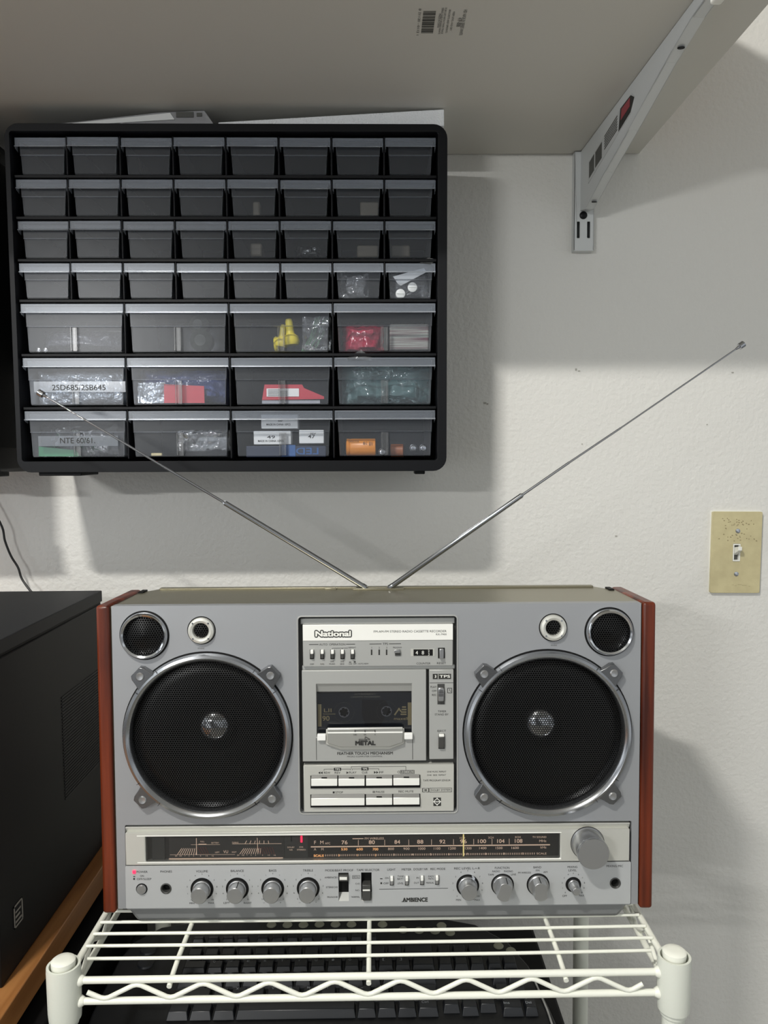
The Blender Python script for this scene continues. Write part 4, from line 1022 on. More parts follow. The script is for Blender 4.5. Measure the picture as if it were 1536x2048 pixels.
y = YT
TX(b, 'FEATHER TOUCH MECHANISM', 674.7, 785.5, 1506.4, 5.4, y, .018); TX(b, 'MICRO COMPUTER CONTROL', 694.5, 765, 1512.8, 2.9, y)
rb(b, 'lettering', M['ink'], dr, smooth=False)
for q in ((634.4, 1469, 651.6, 1481.5), (808.6, 1467, 825.4, 1479)):
    r = RR(*q, -.001); rb(bx(r, -.0012, YT), 'holder_clip', M['tabw'], dr, bevel=.0006)

# timer column
tp, tr_ = pan(858.4, 1339.5, 907, 1518.5, 'timer_panel', M['silver3'])
b = MB(); r = RR(865.5, 1347.8, 901.8, 1357.6, YT)
bx(r, YT-.0004, YT, b); lg = rb(b, 'logo_plate', M['ink'], tp)
b = MB(); TX(b, '3', 868, 874, 1352.8, 5.5, YT-.0004, .02); TX(b, 'TPS', 879, 900, 1352.6, 5.5, YT-.0004, .02); LN(b, 876.3, 1348, 876.3, 1357.5, .8, YT-.0004); rb(b, 'logo', M['white'], tp, smooth=False)
b = MB(); y = YT
LN(b, 859, 1365.8, 906.7, 1365.4, .8, y)
TX(b, 'PLAY', 861, 873, 1373.8, 4, y); TX(b, 'OFF', 864, 873, 1381.8, 4, y); TX(b, 'REC', 864, 873, 1389.8, 4, y); TX(b, 'TIMER', 875.5, 892.5, 1422.6, 4, y); TX(b, 'STAND BY', 869.5, 897, 1428.8, 4, y); TX(b, 'EJECT', 875, 892, 1461.7, 4.2, y)
for (a_, c_, d_, e_) in ((895, 1376.4, 903.8, 1376.4), (895, 1385.8, 903.8, 1385.8), (895.3, 1376, 895.3, 1386), (903.5, 1376, 903.5, 1386)): LN(b, a_, c_, d_, e_, 1.1, y)
LN(b, 899.3, 1377.5, 899.3, 1381.4, .8, y); LN(b, 899.3, 1381.3, 902, 1383, .8, y)
rb(b, 'lettering', M['ink'], tp, smooth=False)
r = RR(874.8, 1367.8, 889.3, 1408.6, YT); rb(bx(r, YT-.0002, YT+.0002), 'slide_track', M['dkgrey'], tp)
r = RR(876.5, 1376, 887.8, 1403, YT-.004); sl_ = rb(bx(r, YT-.004, YT), 'timer_slider', M['knob'], tp, bevel=.0008)
b = MB()
for k in range(4): LN(b, 877.2, 1382+k*3.2, 887, 1382+k*3.2, 1.2, YT-.0041)
rb(b, 'slider_grooves', M['dark'], tp)
r = RR(876.8, 1467.5, 889.3, 1497.5, YT); rb(bx(r, YT-.0002, YT), 'eject_well', M['dark'], tp)
r = RR(877.5, 1474, 888.8, 1497, YT-.003); rb(bx(r, YT-.0032, YT), 'eject_key', M['dkgrey'], tp, bevel=.0006); r = RR(878, 1469.5, 888.5, 1474, YT-.003); rb(bx(r, YT-.003, YT), 'key_tip', M['bright'], tp, bevel=.0004)

# transport keys
kp, kr = pan(606.7, 1531, 908, 1622, 'transport_panel', M['silver2'])
b = MB(); y = YT
TX(b, 'REW', 648, 660.5, 1545.3, 4.2, y); TX(b, 'REV', 669.5, 681, 1545.2, 4.2, y); TX(b, 'PLAY', 698, 713, 1545, 4.2, y); TX(b, 'CUE', 723.7, 735, 1544.8, 4.2, y); TX(b, 'FF', 758.5, 767, 1544.5, 4.2, y)
def tri(b, x, yc, s, y):
    P = [RP(x, yc-s, y), RP(x, yc+s, y), RP(x+1.6*s*(1 if s > 0 else 1), yc, y)]; b.face([(p[0], y-.00015, p[1]) for p in P])
def tril(b, x, yc, s, y):
    P = [RP(x, yc, y), RP(x+1.6*s, yc+s, y), RP(x+1.6*s, yc-s, y)]; b.face([(p[0], y-.00015, p[1]) for p in P])
tril(b, 636.5, 1545.5, 2.6, y); tril(b, 641, 1545.5, 2.6, y); tri(b, 693, 1545.2, 2.6, y); tri(b, 748, 1544.6, 2.6, y); tri(b, 752.5, 1544.6, 2.6, y)
LN(b, 665.5, 1584.7, 669.3, 1584.7, 4, y); TX(b, 'STOP', 671, 686, 1584.6, 4.2, y); LN(b, 746.3, 1581.6, 746.3, 1585.8, 1.5, y); LN(b, 749, 1581.6, 749, 1585.8, 1.5, y); TX(b, 'PAUSE', 752, 769, 1583.6, 4.2, y); TX(b, 'REC MUTE', 797, 827, 1582.8, 4.2, y)
for a_ in ((648, 1538.6, 668, 1538.4), (682, 1538.3, 701, 1538.2), (648, 1538.6, 648, 1541.5), (701, 1538.2, 701, 1540.5), (704.5, 1537.8, 723, 1537.6), (736.5, 1537.4, 757.5, 1537.2), (704.5, 1537.8, 704.5, 1540.5), (757.5, 1537.2, 757.5, 1540.5), (702.5, 1533.2, 811.8, 1532.6), (702.5, 1533.2, 702.5, 1538), (811.8, 1532.6, 811.8, 1540)): LN(b, *a_, .7, y)
for q in ((667.8, 1535.5, 682.2, 1541.3), (722.6, 1534.8, 737, 1540.6)): r = RR(*q, y); bx(r, y-.00014, y, b)
for q in ((800.5, 1540.6, 828.8, 1540.3), (800.5, 1547.3, 828.8, 1547), (800.8, 1540.5, 800.8, 1547.3), (828.5, 1540.3, 828.5, 1547)): LN(b, *q, .8, y)
TX(b, 'RECORD', 802, 827.5, 1543.8, 4.2, y, .01)
xx, zz = RP(797.5, 1544, y); b.ring((xx, y-.0001, zz), (0, 1, 0), [(.0012, 0), (.0009, 0), (.0009, .0001), (.0012, .0001)], 16, closed=True)
TX(b, 'ONE MUSIC REPEAT', 854, 892.5, 1543.3, 3, y); TX(b, 'ONE  SIDE  REPEAT', 854, 892, 1550, 3, y); TX(b, 'TAPE PROGRAM SENSOR', 846, 901, 1560.7, 3.8, y)
for q in ((859, 1576.2, 903.5, 1575.8), (859, 1584.2, 903.5, 1583.6), (859.3, 1576, 859.3, 1584), (903.3, 1575.8, 903.3, 1583.8)): LN(b, *q, .8, y)
TX(b, 'DOLBY SYSTEM', 862, 900.5, 1580, 4, y)
for x_ in (845.5, 852):
    for q in ((x_, 1576.5, x_+5.4, 1576.5), (x_, 1584, x_+5.4, 1584)): LN(b, *q, .8, y)
LN(b, 845.2, 1576.2, 845.2, 1584.3, 1.6, y); LN(b, 857.2, 1576.2, 857.2, 1584.3, 1.6, y); LN(b, 850, 1578, 850, 1582.5, 1.8, y); LN(b, 852.6, 1578, 852.6, 1582.5, 1.8, y)
rb(b, 'lettering', M['ink'], kp, smooth=False)
b = MB(); TX(b, 'TPS', 670, 680, 1538.4, 4, y-.0002); TX(b, 'TPS', 725, 734.5, 1537.7, 4, y-.0002); rb(b, 'white_lettering', M['white'], kp, smooth=False)
r = RR(866.8, 1595.2, 881.8, 1611.6, y); em = rb(bx(r, y-.0003, y), 'emblem_plate', M['ink'], kp)
b = MB(); xx, zz = RP(874.2, 1603.2, y-.0003); b.ring((xx, y-.0005, zz), (0, 1, 0), [(.0029, 0), (.0023, 0), (.0023, .0001), (.0029, .0001)], 20, closed=True)
for a_ in (0, 90, 180, 270): b.ring((xx+.0033*math.cos(math.radians(a_)), y-.0005, zz+.0033*math.sin(math.radians(a_))), (0, 1, 0), [(.0006, 0), (.0006, .0001)], 8)
TX(b, 'FAPS', 869.5, 879, 1603.3, 3.4, y-.0003, .02); rb(b, 'emblem_print', M['white'], kp, smooth=False)
for q in ((620.8, 1551.2, 840.6, 1575), (620.7, 1589, 840.6, 1613)):
    r = RR(*q, y); rb(bx(r, y-.0003, y+.0002), 'key_bezel', M['dark'], kp)
for x0, x1, y0, y1, tick in ((622.3, 674.6, 1552.3, 1571.2, 1), (676.8, 729.2, 1552.3, 1571, 1), (732, 784.5, 1552, 1570.5, 1), (786.6, 839, 1551.2, 1570, 1), (622.3, 729.2, 1591, 1610, 0), (732, 784.5, 1590.5, 1609, 1), (786.6, 839, 1590, 1608.5, 0)):
    r = RR(x0, y0, x1, y1, y-.003); zm = r[3]-(r[3]-r[2])*.27; b = MB()
    b.hexa([(r[0], y-.0040, r[2]), (r[1], y-.0040, r[2]), (r[1], y-.0032, zm), (r[0], y-.0032, zm)], [(r[0], y-.0005, r[2]), (r[1], y-.0005, r[2]), (r[1], y-.0005, zm), (r[0], y-.0005, zm)])
    kk = rb(b, 'transport_key', M['btn'], kp, bevel=.0004)
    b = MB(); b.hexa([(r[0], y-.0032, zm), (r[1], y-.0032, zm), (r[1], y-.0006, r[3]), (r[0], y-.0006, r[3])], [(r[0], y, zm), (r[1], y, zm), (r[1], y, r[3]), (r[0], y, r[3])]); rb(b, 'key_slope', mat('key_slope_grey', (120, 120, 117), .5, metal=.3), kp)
    if tick:
        xm = (r[0]+r[1])/2; b = MB(); b.box(xm-.0026, xm+.0026, y-.0032, y-.0012, zm+.0003, zm+.0011); rb(b, 'key_notch', M['dark'], kp)

# ---- cassette inside the door (its own thing)
b = plate(rrect(RP(634, 1460, .0092)[0], RP(822.5, 1460, .0092)[0], RP(700, 1470, .0092)[1], RP(700, 1386, .0092)[1], .001),
          [circ(*RP(688, 1424.5, .0092), .0050, 24), circ(*RP(773, 1422.5, .0092), .0050, 24)], .0092, .0100)
ct = empty('cassette_tape', RM, 'dark cassette tape behind the window of the recorder door', 'cassette tape')
b.build('shell', M['cass'], ct)
b = MB(); q = [RP(*p_, .0091) for p_ in ((724, 1400), (771, 1400), (779, 1415), (762, 1450), (731, 1453), (723.5, 1430))]; b.prism(q, .00905, .0092); b.build('tape_pack', M['cassd'], ct)
for (px, py) in ((688, 1424.5), (773, 1422.5)):
    x, z = RP(px, py, .0092); b = MB(); b.ring((x, .0094, z), (0, 1, 0), [(.0052, -.0005), (.0045, -.0005), (.0045, .0008), (.0052, .0008)], 28, closed=True)
    for k in range(6):
        a_ = k*PI/3+.3; b.box(-.0005, .0005, 0, .0008, .0036, .0048, Matrix.Translation((x, .0089, z)) @ Matrix.Rotation(a_, 4, 'Y'))
    b.build('hub', mat('grey_hub', (140, 142, 145), .4), ct)
    b = MB(); b.ring((x, .00905, z), (0, 1, 0), [(.0100, 0), (.0096, 0), (.0096, .0002), (.0100, .0002)], 40, closed=True); b.build('window_line', M['inkg'], ct)
    b = MB(); b.ring((x, .0101, z), (0, 1, 0), [(.0046, 0), (.0046, .0003)], 20); b.build('spindle', M['dark'], ct)
b = MB()
for q in ((635.5, 1408.5, 643, 1453), (815.5, 1405, 823, 1450)): bx(RR(*q, .009), .0089, .0092, b)
TX(b, 'LII', 648, 663, 1420.5, 7.5, .0091, .01); TX(b, '90', 645, 659, 1436.5, 10, .0091, .01); LN(b, 646, 1428, 671, 1428, 1, .0091); TX(b, 'maxell', 788, 815.5, 1437, 5.5, .0091, .01)
for q in ((789, 1430, 799, 1416), (797, 1416, 802, 1423), (804, 1414, 812, 1414), (803, 1419, 813, 1419), (802, 1424, 813, 1424), (801, 1428.5, 813, 1428.5)): LN(b, *q, 3, .0091)
b.build('gold_lettering', M['gold'], ct, smooth=False)

# ---- tuning section
YL = .0045
b = MB(); b.box(lw_[0]+.0002, lw_[1]-.0002, .0095, .0118, lw_[2]+.0002, lw_[3]-.0002); rb(b, 'lower_well', M['dark'])
def band(y0l, y1l, y0r, y1r, y, xl_=250.6, xr_=1259.5):
    return RP(xl_, (y0l+y1l)/2, y)[0], RP(xr_, (y0r+y1r)/2, y)[0], (RP(xl_, y1l, y)[1]+RP(xr_, y1r, y)[1])/2, (RP(xl_, y0l, y)[1]+RP(xr_, y0r, y)[1])/2
r = band(1654, 1665.6, 1645, 1656.6, .0035); b = MB()
b.hexa([(r[0], .0052, r[2]), (r[1], .0052, r[2]), (r[1], .0030, r[3]-.0012), (r[0], .0030, r[3]-.0012)], [(r[0], .0095, r[2]), (r[1], .0095, r[2]), (r[1], .0095, r[3]-.0012), (r[0], .0095, r[3]-.0012)])
b.box(r[0], r[1], .0028, .0095, r[3]-.0013, r[3]+.0001); rb(b, 'upper_trim', M['silver2'], bevel=.0003)
r = band(1666.8, 1731.8, 1657.6, 1721.6, 0)
w = band(1673.3, 1724.8, 1665, 1716.4, 0, 290.8, 1120.5)
b = plate([(r[0], r[2]), (r[1], r[2]), (r[1], r[3]), (r[0], r[3])], [[(w[0], w[2]), (w[1], w[2]), (w[1], w[3]), (w[0], w[3])]], 0, .0095)
tn = rb(b, 'tuning_bezel', M['silver2'], bevel=.0009)
b = MB(); b.box(w[0]-.008, w[1]+.001, -.0003, .0002, w[3]-.0001, w[3]+.0007); b.box(w[0]-.008, w[1]+.001, -.0003, .0002, w[2]-.0009, w[2]-.0001); rb(b, 'bright_border', M['bright'], tn)
YS = .0060
b = MB(); b.box(w[0], w[1], YS, .0095, w[2], w[3]); rb(b, 'dial_face', M['dial'], tn)
def dr_(x0, y0, x1, y1, y): return RR(x0, y0, x1, y1, y)
b = MB(); bx(dr_(338, 1676, 568, 1722, YS), YS-.0004, YS, b); rb(b, 'meter_face', M['meter'], tn)
b = MB(); bx(dr_(569, 1674, 616, 1720, YS), YS-.0005, YS, b); bx(dr_(304, 1675, 330, 1723, YS-.001), YS-.0012, YS, b); rb(b, 'indicator_face', M['dkgrey'], tn)
y = YS-.0006
b = MB()
TX(b, 'FM WIRELESS', 729.6, 767.8, 1676.8, 4.4, y); LN(b, 705, 1677.3, 727, 1677, 1.6, y)
TX(b, 'F', 627.6, 632.8, 1684.8, 7.4, y); TX(b, 'M', 639.4, 648, 1684.7, 7.4, y); TX(b, 'AFC', 650, 660.5, 1686.5, 4.4, y)
for s, x0, x1 in (('76', 683.2, 695), ('80', 737.6, 749.5), ('84', 789, 800), ('88', 834.4, 846.5), ('92', 879, 890.6), ('96', 920.4, 933.3), ('100', 955.8, 972), ('104', 994.4, 1008.8), ('108', 1029.7, 1044.7)):
    TX(b, s, x0, x1, 1684.6-(x0-683)*.0085, 7.8, y, .01)
for x_ in (716.7, 769.4, 817.5, 863, 907, 947.3, 984, 1018.4): yy = 1685.6-(x_-683)*.0085; LN(b, x_, yy-5.5, x_, yy+5.5, 1, y)
LN(b, 621.6, 1693.6, 1100, 1689.4, 2.4, y)
TX(b, 'MHz', 1078.6, 1092.6, 1681.6, 5, y); TX(b, 'kHz', 1081, 1092.6, 1694.3, 5, y); TX(b, 'TV SOUND', 1064.8, 1092.6, 1674, 4, y); TX(b, 'SCALE', 1073, 1093, 1706.9, 4, y); TX(b, '2CH', 976.4, 987, 1675, 4, y); TX(b, '3CH', 1029.7, 1041, 1674, 4, y); TX(b, '1CH', 919.5, 930, 1675.6, 4, y)
TX(b, 'A', 627.6, 632.6, 1698.4, 5, y); TX(b, 'M', 641.7, 648, 1698.3, 5, y)
for s, x0, x1 in (('800', 776, 788), ('900', 806.7, 819), ('1000', 836.7, 850.8), ('1100', 867.6, 880.8), ('1200', 897, 911.7), ('1300', 930, 943), ('1400', 958.5, 972.8), ('1500', 991.4, 1005), ('1600', 1023, 1037.5)):
    TX(b, s, x0, x1, 1698.2-(x0-683)*.0078, 5, y)
for k in range(116):
    x_ = 651+k*3.665
    if x_ > 1071: break
    yy = 1710.6-(x_-651)*.0086; LN(b, x_, yy-2, x_, yy+2, 1.1, y)
for k, x_ in enumerate((677.8, 714.8, 751, 788, 825, 861.3, 897.6, 934.7, 971.3, 1007.9, 1044.7)):
    if k >= 3: TX(b, str(k), x_-1.8, x_+1.8, 1710.3-(x_-651)*.0086, 4.6, y-.0001)
# meters
for (bs, n, sp, tx) in (((355, 1709), 9, 4.4, 8), ((479.5, 1708), 10, 4.3, 8)):
    for k in range(n):
        x0 = bs[0]+k*sp*1.05; LN(b, x0, bs[1], x0+tx*(1-k/n)+.5, 1696.5, 1.1, y)
LN(b, 338, 1717.6, 566, 1715.6, 2.2, y); LN(b, 340, 1709.5, 470, 1708.8, .6, y); LN(b, 464.5, 1687.6, 563, 1687, .9, y); LN(b, 382, 1689.3, 440, 1689, .6, y); LN(b, 397, 1688.5, 413, 1688.4, 1.8, y)
for k in range(6): LN(b, 490+k*9.5, 1687.5, 493.5+k*8.6, 1681, 1.1, y)
LN(b, 392.7, 1676, 393.2, 1710, 1.3, y-.0002); LN(b, 514.4, 1675.5, 516, 1708, 1.1, y-.0002)
TX(b, 'VU', 446.8, 456.2, 1703.3, 6, y); TX(b, 'LEFT', 430.5, 439, 1704.5, 3, y); TX(b, 'RIGHT', 464, 473, 1704, 3, y); TX(b, 'TUNING', 464, 477, 1685, 3, y); TX(b, 'BATTERY', 423, 438, 1685.5, 3, y); TX(b, 'FULL', 401, 409, 1683, 3, y)
for s, x_ in (('20', 352), ('10', 361), ('7', 370), ('5', 378), ('3', 387), ('0', 401), ('+3', 413), ('+6', 425)): TX(b, s, x_-2, x_+2.4, 1711.6, 2.6, y)
for s, x_ in (('20', 476), ('10', 486), ('7', 494), ('5', 502), ('3', 511), ('0', 525), ('+3', 537), ('+6', 549)): TX(b, s, x_-2, x_+2.4, 1710.2, 2.6, y)
TX(b, 'DOLBY', 575, 589, 1694.5, 3, y); TX(b, 'NR', 579, 585.5, 1699.6, 3, y); TX(b, 'FM', 599, 606, 1694.2, 3, y); TX(b, 'STEREO', 594, 611.5, 1699.3, 3, y)
rb(b, 'dial_print', M['dialtxt'], tn, smooth=False)
b = MB()
for s, x0, x1 in (('530', 682.5, 694.7), ('600', 713, 725.6), ('700', 745.3, 756.5)): TX(b, s, x0, x1, 1698.2, 5, y-.0001, .01)
TX(b, 'SCALE', 627.6, 647.6, 1711.2, 4.6, y-.0001, .02); TX(b, '0', 675.8, 679.8, 1710.6, 4.6, y-.0001); TX(b, '1', 713.4, 716.2, 1710.3, 4.6, y-.0001); TX(b, '2', 749, 753, 1710, 4.6, y-.0001)
LN(b, 296, 1721.6, 566, 1720, .8, y)
rb(b, 'lit_dial_print', M['dialor'], tn, smooth=False)
b = MB()
for (x0, x1) in ((401, 422), (519, 552)):
    for k in range(7 if x0 > 500 else 4):
        xx = x0+k*4.6; LN(b, xx+2.5, 1708.5, xx-6+k*.6, 1694, 1.1, y)
rb(b, 'red_scale', M['dialred'], tn, smooth=False)
b = MB(); r = dr_(925.7, 1668.5, 928.2, 1711.8, YS-.003); bx(r, YS-.0035, YS-.0028, b); rb(b, 'dial_needle', M['needle'], tn)
b = MB(); r = dr_(601, 1671.5, 605, 1684.5, YS-.001); bx(r, YS-.0018, YS-.0008, b); rb(b, 'stereo_lamp', M['led'], tn, bevel=.0004)
b = MB(); r = dr_(581.5, 1672, 584, 1683, YS-.001); bx(r, YS-.0012, YS-.0008, b); rb(b, 'dolby_lamp', M['dark'], tn)
b = MB(); b.box(w[0], w[1], .0010, .0014, w[2], w[3]); rb(b, 'dial_window', clear_mat('clear_dial_window', (.93, .93, .93), (120, 120, 120), .012, .05), tn)

# control panel
r = band(1733.4, 1819.2, 1723.8, 1807.2, 0, 251, 1261.8)
YC = .0005
hl = []
JK = [((332, 1777), .0040), ((1230.4, 1766), .0040)]
for (q, rr) in JK: hl.append(circ(*RP(*q, YC), rr, 24))
SL = [(676.8, 1745.6, 697.6, 1802), (722.2, 1745, 743.4, 1801.8)]
for q in SL: a = RR(*q, YC); hl.append([(a[0], a[2]), (a[1], a[2]), (a[1], a[3]), (a[0], a[3])])
b = plate(rrect(r[0], r[1], r[2], r[3], .0012), hl, YC, .0095); cp_ = rb(b, 'control_panel', M['ctrl'], bevel=.0006)
for i, q in enumerate(SL):
    a = RR(*q, YC); b = MB(); b.box(a[0]-.001, a[1]+.001, .0070, .0085, a[2]-.001, a[3]+.001); rb(b, 'slot_floor', M['dark'], cp_)
    b = MB(); b.hexa([(a[0], YC, a[2]), (a[1], YC, a[2]), (a[1], .0070, a[2]+.0055), (a[0], .0070, a[2]+.0055)], [(a[0], YC, a[2]-.0001), (a[1], YC, a[2]-.0001), (a[1], .0075, a[2]+.005), (a[0], .0075, a[2]+.005)]); rb(b, 'slot_ramp', M['silver3'], cp_)
    if i == 0: h_ = RR(678.2, 1751, 696.6, 1762, -.002); wl = RR(679, 1754.5, 694, 1760, -.0035)
    else: h_ = RR(724.5, 1769.5, 741.5, 1800, -.002); wl = RR(725.5, 1779.5, 740, 1782, -.0035)
    rb(bx(h_, -.0030, .0065), 'slide_knob', M['dkgrey'], cp_, bevel=.0006); rb(bx(wl, -.0034, -.0028), 'slide_mark', M['white'], cp_)
for x_, yc in ((783.5, 1761.3), (813.7, 1761.2), (844.2, 1760.5), (874.2, 1760)):
    a = RR(x_-3.9, yc-9.2, x_+3.9, yc+9.2, YC); rb(bx(a, YC-.0003, YC+.0002), 'switch_well', M['dark'], cp_)
    a = RR(x_-2.9, yc-7.5, x_+2.9, yc+1, -.002); rb(bx(a, -.0025, YC), 'switch_tip', M['bright'], cp_, bevel=.0004)
    a = RR(x_-2.9, yc+1, x_+2.9, yc+8.5, -.002); rb(bx(a, -.0022, YC), 'switch_lever', M['knob'], cp_, bevel=.0004)
for (q, rr) in JK:
    x, z = RP(*q, YC); b = MB(); b.ring((x, YC, z), (0, 1, 0), [(.0054, .0002), (.0053, -.0006), (.0046, -.0009), (.0040, -.0002), (.0038, .005), (.0054, .005)], 32, closed=True); rb(b, 'jack_socket', M['dkgrey'], cp_)
    b = MB(); b.ring((x, .0055, z), (0, 1, 0), [(.0042, 0), (.0042, .002)], 20); rb(b, 'jack_bore', M['dark'], cp_)
x, z = RP(283.6, 1777.8, YC); b = MB(); b.ring((x, YC, z), (0, 1, 0), [(.0056, .0002), (.0056, -.0003), (.0045, -.0003), (.0045, .0002)], 32, closed=True); rb(b, 'button_ring', M['dark'], cp_)
b = MB(); b.ring((x, YC, z), (0, -1, 0), [(.0046, 0), (.0046, .0016), (.0040, .0024), (.001, .0024)], 32); rb(b, 'power_button', M['knob'], cp_)
x, z = RP(268.5, 1743.6, YC); b = MB(); b.box(x-.0015, x+.0015, YC-.001, YC, z-.0017, z+.0017); rb(b, 'power_lamp', M['led'], cp_, bevel=.0004)
b = MB(); y = YC
T_ = [('POWER', 273.4, 295.3, 1743.6, 4.4), ('ON', 280.3, 287.8, 1751.8, 4), ('OFF/SLEEP', 273.7, 302.8, 1758, 4), ('PHONES', 320.8, 344, 1743, 4.4), ('VOLUME', 392, 415.7, 1742.5, 4.6), ('BALANCE', 461.5, 487.6, 1741.6, 4.6), ('BASS', 538, 552.9, 1741, 4.6), ('TREBLE', 605.9, 626.2, 1740.7, 4.6),
      ('MIN', 379, 388.7, 1806.3, 4), ('MAX', 416.6, 428, 1805.7, 4), ('LEFT', 447, 459.4, 1805.7, 4), ('RIGHT', 487.6, 503.4, 1805.7, 4), ('-', 526, 530, 1805, 3), ('+', 559, 563, 1805, 4), ('-', 597.4, 601.4, 1804.5, 3), ('+', 630, 634, 1804, 4),
      ('MODE/BEAT PROOF', 650.4, 706.6, 1740.5, 4.4), ('TAPE SELECTOR', 713, 759, 1739.8, 4.4), ('AMBIENCE/I', 649.2, 674.5, 1754.8, 3.6), ('STEREO/II', 652, 675, 1774.3, 3.6), ('MONO/III', 654.6, 675, 1794, 3.6), ('METAL', 706.5, 718, 1754, 3.6), ('CrO', 710.9, 719.5, 1767.3, 3.6), ('FeCr', 710.9, 719.5, 1780.4, 3.6), ('NORMAL', 703, 719.5, 1793.7, 3.6),
      ('LIGHT', 774.6, 791, 1739, 4.4), ('METER', 803.4, 822.6, 1738.7, 4.4), ('DOLBY NR', 827.3, 855.4, 1738.2, 4.4), ('REC MODE', 861, 890.6, 1737.7, 4.4), ('ON', 770, 777.4, 1756, 3.8), ('OFF', 767, 777.4, 1766.6, 3.8), ('TUNE', 795, 807.4, 1752.5, 3.6), ('BATT', 795, 807.4, 1757.6, 3.6), ('LEVEL', 795, 807.4, 1766.6, 3.6), ('IN', 833, 838, 1755.5, 3.8), ('OUT', 827.8, 838, 1765.6, 3.8), ('EASY', 856.6, 868, 1752.6, 3.6), ('MATIC', 856.6, 868, 1757.4, 3.6), ('MANUAL', 852.4, 868, 1765.4, 3.6),
      ('REC LEVEL L-\u2022-R', 908.4, 960, 1736.5, 4.4), ('FUNCTION', 989.6, 1018.7, 1735.6, 4.4), ('RADIO', 984.8, 999.8, 1742.5, 3.8), ('PHONO', 1008, 1025.9, 1742.5, 3.8), ('TAPE', 975.8, 987.8, 1749.4, 3.8), ('LINE', 1022, 1032, 1748.8, 3.8), ('BAND', 1066.9, 1082.5, 1734.4, 4.4), ('FM', 1071.7, 1078.6, 1741, 3.8), ('AM', 1086.6, 1094.7, 1744, 3.8), ('FM WIRELESS', 1036.3, 1062, 1745.2, 3.6),
      ('MIXING', 1135, 1154.6, 1733.8, 4.4), ('LEVEL', 1137, 1153.4, 1740.4, 4.4), ('MIXING MIC', 1213, 1246, 1732, 4.4), ('TUNING', 1170, 1194, 1732.8, 4.2), ('OFF', 1124.7, 1134, 1791.6, 4), ('MAX', 1158.5, 1168.4, 1791, 4), ('MIN', 912, 922, 1799.7, 4), ('MAX', 948.9, 960, 1799.7, 4)]
for t in T_: TX(b, *t, y)
LN(b, 266.5, 1753, 270.5, 1753, 1.6, y); LN(b, 268.3, 1756, 268.3, 1759.5, 3.6, y); LN(b, 760, 1757.4, 765, 1757.4, 1.6, y); LN(b, 762.5, 1764.5, 762.5, 1768, 3.6, y)
for q in ((704.8, 1751, 719.8, 1750.9), (704.8, 1757, 719.8, 1756.9), (705, 1751, 705, 1757), (719.7, 1751, 719.7, 1757)): LN(b, *q, .7, y)
LN(b, 758.3, 1778.4, 896, 1776.4, .9, y)
for (cx_, cy_, rr, n, lab) in ((404, 1778, 30, 11, '01234567891'), (474.7, 1777.5, 30, 11, '54321012345'), (545.4, 1777, 30, 11, '54321012345'), (616.4, 1776.6, 30, 11, '54321012345'), (935.4, 1771, 30, 11, '01234567891'), (1146.5, 1769, 22.5, 11, '01234567891')):
    for k in range(n):
        a = math.radians(225-270*k/10); xx = cx_+rr*math.cos(a); yy = cy_-rr*math.sin(a)
        s = lab[k] if not (lab[k] == '1' and k == 10) else '10'
        TX(b, s, xx-1.2*len(s), xx+1.2*len(s), yy, 3, y)
rb(b, 'control_lettering', M['ink'], cp_, smooth=False)
b = MB(); TX(b, 'AMBIENCE', 805.5, 855, 1799.3, 8.2, y, .035); LN(b, 803, 1803.4, 812, 1803.2, 1.2, y); rb(b, 'ambience_logo', M['ink'], cp_, smooth=False)

# knobs
def knob(name, px, py, rwell, r0, r1, Lk, ptr=None, style='round', label=None):
    x, z = RP(px, py, YC)
    b = MB(); b.ring((x, YC, z), (0, -1, 0), [(rwell, -.0002), (rwell, .0003), (r0*.9, .0003), (r0*.9, -.0002)], 48, closed=True)
    k = b; k = MB()
    k.ring((x, YC, z), (0, -1, 0), [(r0*1.08, 0), (r0*1.08, .0022), (r0, .0026), (r0, Lk*.35), (r1, Lk-.0007), (r1-.0006, Lk), (.0005, Lk+.0002)], 56)
    o = rb(k, name, M['knob'], label=label)
    rb(b, 'dark_well', M['dark'], o)
    if ptr is not None:
        a = math.radians(ptr); ca, sa_ = math.cos(a), math.sin(a)
        b = MB(); p = V((x+ca*r0*1.02, YC-Lk*.2, z+sa_*r0*1.02)); q = V((x+ca*r1*1.0, YC-Lk+.0006, z+sa_*r1*1.0)); b.tube([p, q], .0004, 6); rb(b, 'pointer_line', M['dark'], o)
    return o, x, z
for (n_, px, py, ptr) in (('volume_knob', 404, 1778, 215), ('balance_knob', 474.7, 1777.5, 78), ('bass_knob', 545.4, 1777, 205), ('treble_knob', 616.4, 1776.6, 290)):
    knob(n_, px, py, .0112, .0082, .0079, .0135, ptr)
o, x, z = knob('rec_level_knob', 935.4, 1771, .0112, .0086, .0080, .0135, 300)
a = math.radians(62); ca, sa_ = math.cos(a), math.sin(a)
b = MB(); p = V((x+ca*.0095, YC, z+sa_*.0095)); b.cyl(p, p+V((ca*.0015, -.0055, sa_*.0015)), .0019, .0014, 12); rb(b, 'balance_lever', M['chrome'], o)
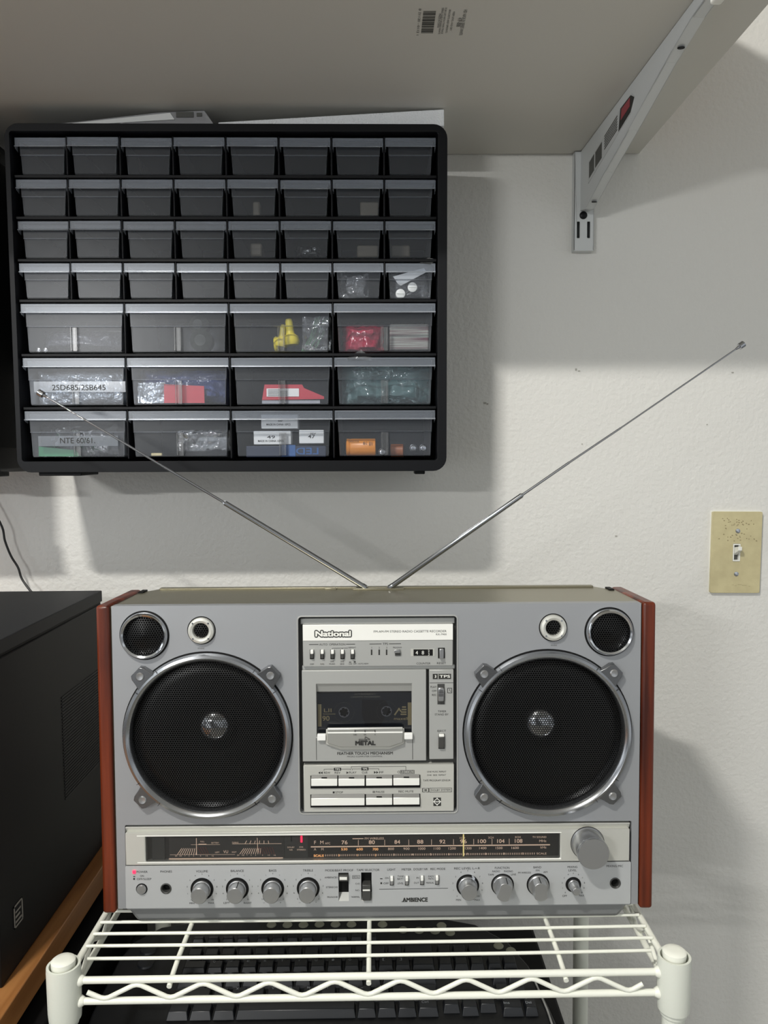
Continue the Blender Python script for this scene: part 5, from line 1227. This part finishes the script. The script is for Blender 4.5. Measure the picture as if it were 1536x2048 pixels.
for (n_, px, py, rot) in (('function_knob', 1005, 1769.7, 18), ('band_knob', 1076, 1769, 0)):
    x, z = RP(px, py, YC); b = MB(); b.ring((x, YC, z), (0, -1, 0), [(.0112, -.0002), (.0112, .0003), (.008, .0003), (.008, -.0002)], 48, closed=True)
    k = MB(); k.ring((x, YC, z), (0, -1, 0), [(.0100, 0), (.0100, .0030), (.0094, .0036), (.001, .0037)], 48)
    o = rb(k, n_, M['knob']); rb(b, 'dark_well', M['dark'], o)
    c_, s_ = math.cos(math.radians(rot)), math.sin(math.radians(rot)); P = []
    for i in range(40):
        t = 2*PI*i/40; u, v = .0086*math.cos(t), .0092*math.sin(t)
        if abs(u) > .0062 : u = math.copysign(.0062, u)
        P.append((x+c_*u+s_*v, z-s_*u+c_*v))
    Q = [(x+(p[0]-x)*.97, z+(p[1]-z)*.97) for p in P]
    b = MB(); b.hexa([(p[0], YC-.0145, p[1]) for p in Q], [(p[0], YC-.0034, p[1]) for p in P]); rb(b, 'knob_grip', M['knob'], o, bevel=.0004)
    b = MB(); b.tube([(x+s_*.0093, YC-.0040, z+c_*.0093), (x+s_*.0090, YC-.0143, z+c_*.0090)], .0004, 6); rb(b, 'pointer_line', M['dark'], o)
knob('mixing_level_knob', 1146.5, 1769, .0076, .0050, .0040, .0135, 310)
# large tuning knob on the bezel
x, z = RP(1175, 1686.5, 0)
b = MB(); b.ring((x, 0, z), (0, -1, 0), [(.0162, -.0003), (.0162, .0006), (.0152, .0006), (.0152, .021), (.0146, .0222), (.0004, .0223)], 72); kn = rb(b, 'tuning_knob', M['knob'], label='large round tuning knob')
b = MB(); b.ring((x, 0, z), (0, -1, 0), [(.0166, -.0003), (.0166, .0004), (.0155, .0004), (.0155, -.0003)], 72, closed=True); rb(b, 'dark_gap', M['dark'], kn)
b = MB(); b.ring((x, 0, z), (0, -1, 0), [(.01535, .0200), (.01535, .0206), (.0150, .0206), (.0150, .0200)], 72, closed=True); rb(b, 'knob_rim', M['chrome'], kn)

# antennas: telescopic, in the plane of the back edge of the top
def ANT(pts, rads, tip):
    P = [RMI @ at(px, py, 'Y', -.238) for px, py in pts]
    d = (P[-1]-P[0]).normalized()
    b = MB(); b.cyl(P[0]-d*.002, P[1], .0029, .0028, 18); b.ring(P[1], d, [(.0028, 0), (.0014, .0022)], 18); a_ = rb(b, 'antenna', M['ant'])
    for i in range(1, len(P)-1):
        b = MB(); b.cyl(P[i], P[i+1]+d*.001, rads[i-1], rads[i-1]*.98, 12); b.ring(P[i+1], d, [(rads[i-1], 0), (rads[i-1]*.5, .0012)], 12); rb(b, 'antenna_section', M['ant'], a_)
    b = MB(); b.ring(P[-1]-d*.004, d, [(.0012, 0), (.0016, .002), (.0018, .0038), (.0036, .0042), (.0037, .0098), (.0030, .0105), (.0004, .0106)], 20); rb(b, 'antenna_tip', M['ant'], a_)
    b = MB(); b.ring(P[0]-d*.004, d, [(.0024, 0), (.0032, .001), (.0032, .005), (.0030, .006)], 18); rb(b, 'antenna_pivot', M['ant'], a_)
ANT([(727, 1173), (450, 1006), (330, 935), (210, 863), (87, 790)], [.0014, .00115, .0009], 0)
ANT([(783, 1173), (1043, 991), (1137, 926), (1240, 857), (1478, 694)], [.0014, .00115, .0009], 0)
b = MB(); b.box(-.026, .030, .100, .110, ztop-.0008, ztop+.0006); rb(b, 'antenna_recess', M['top'], bevel=.0003)
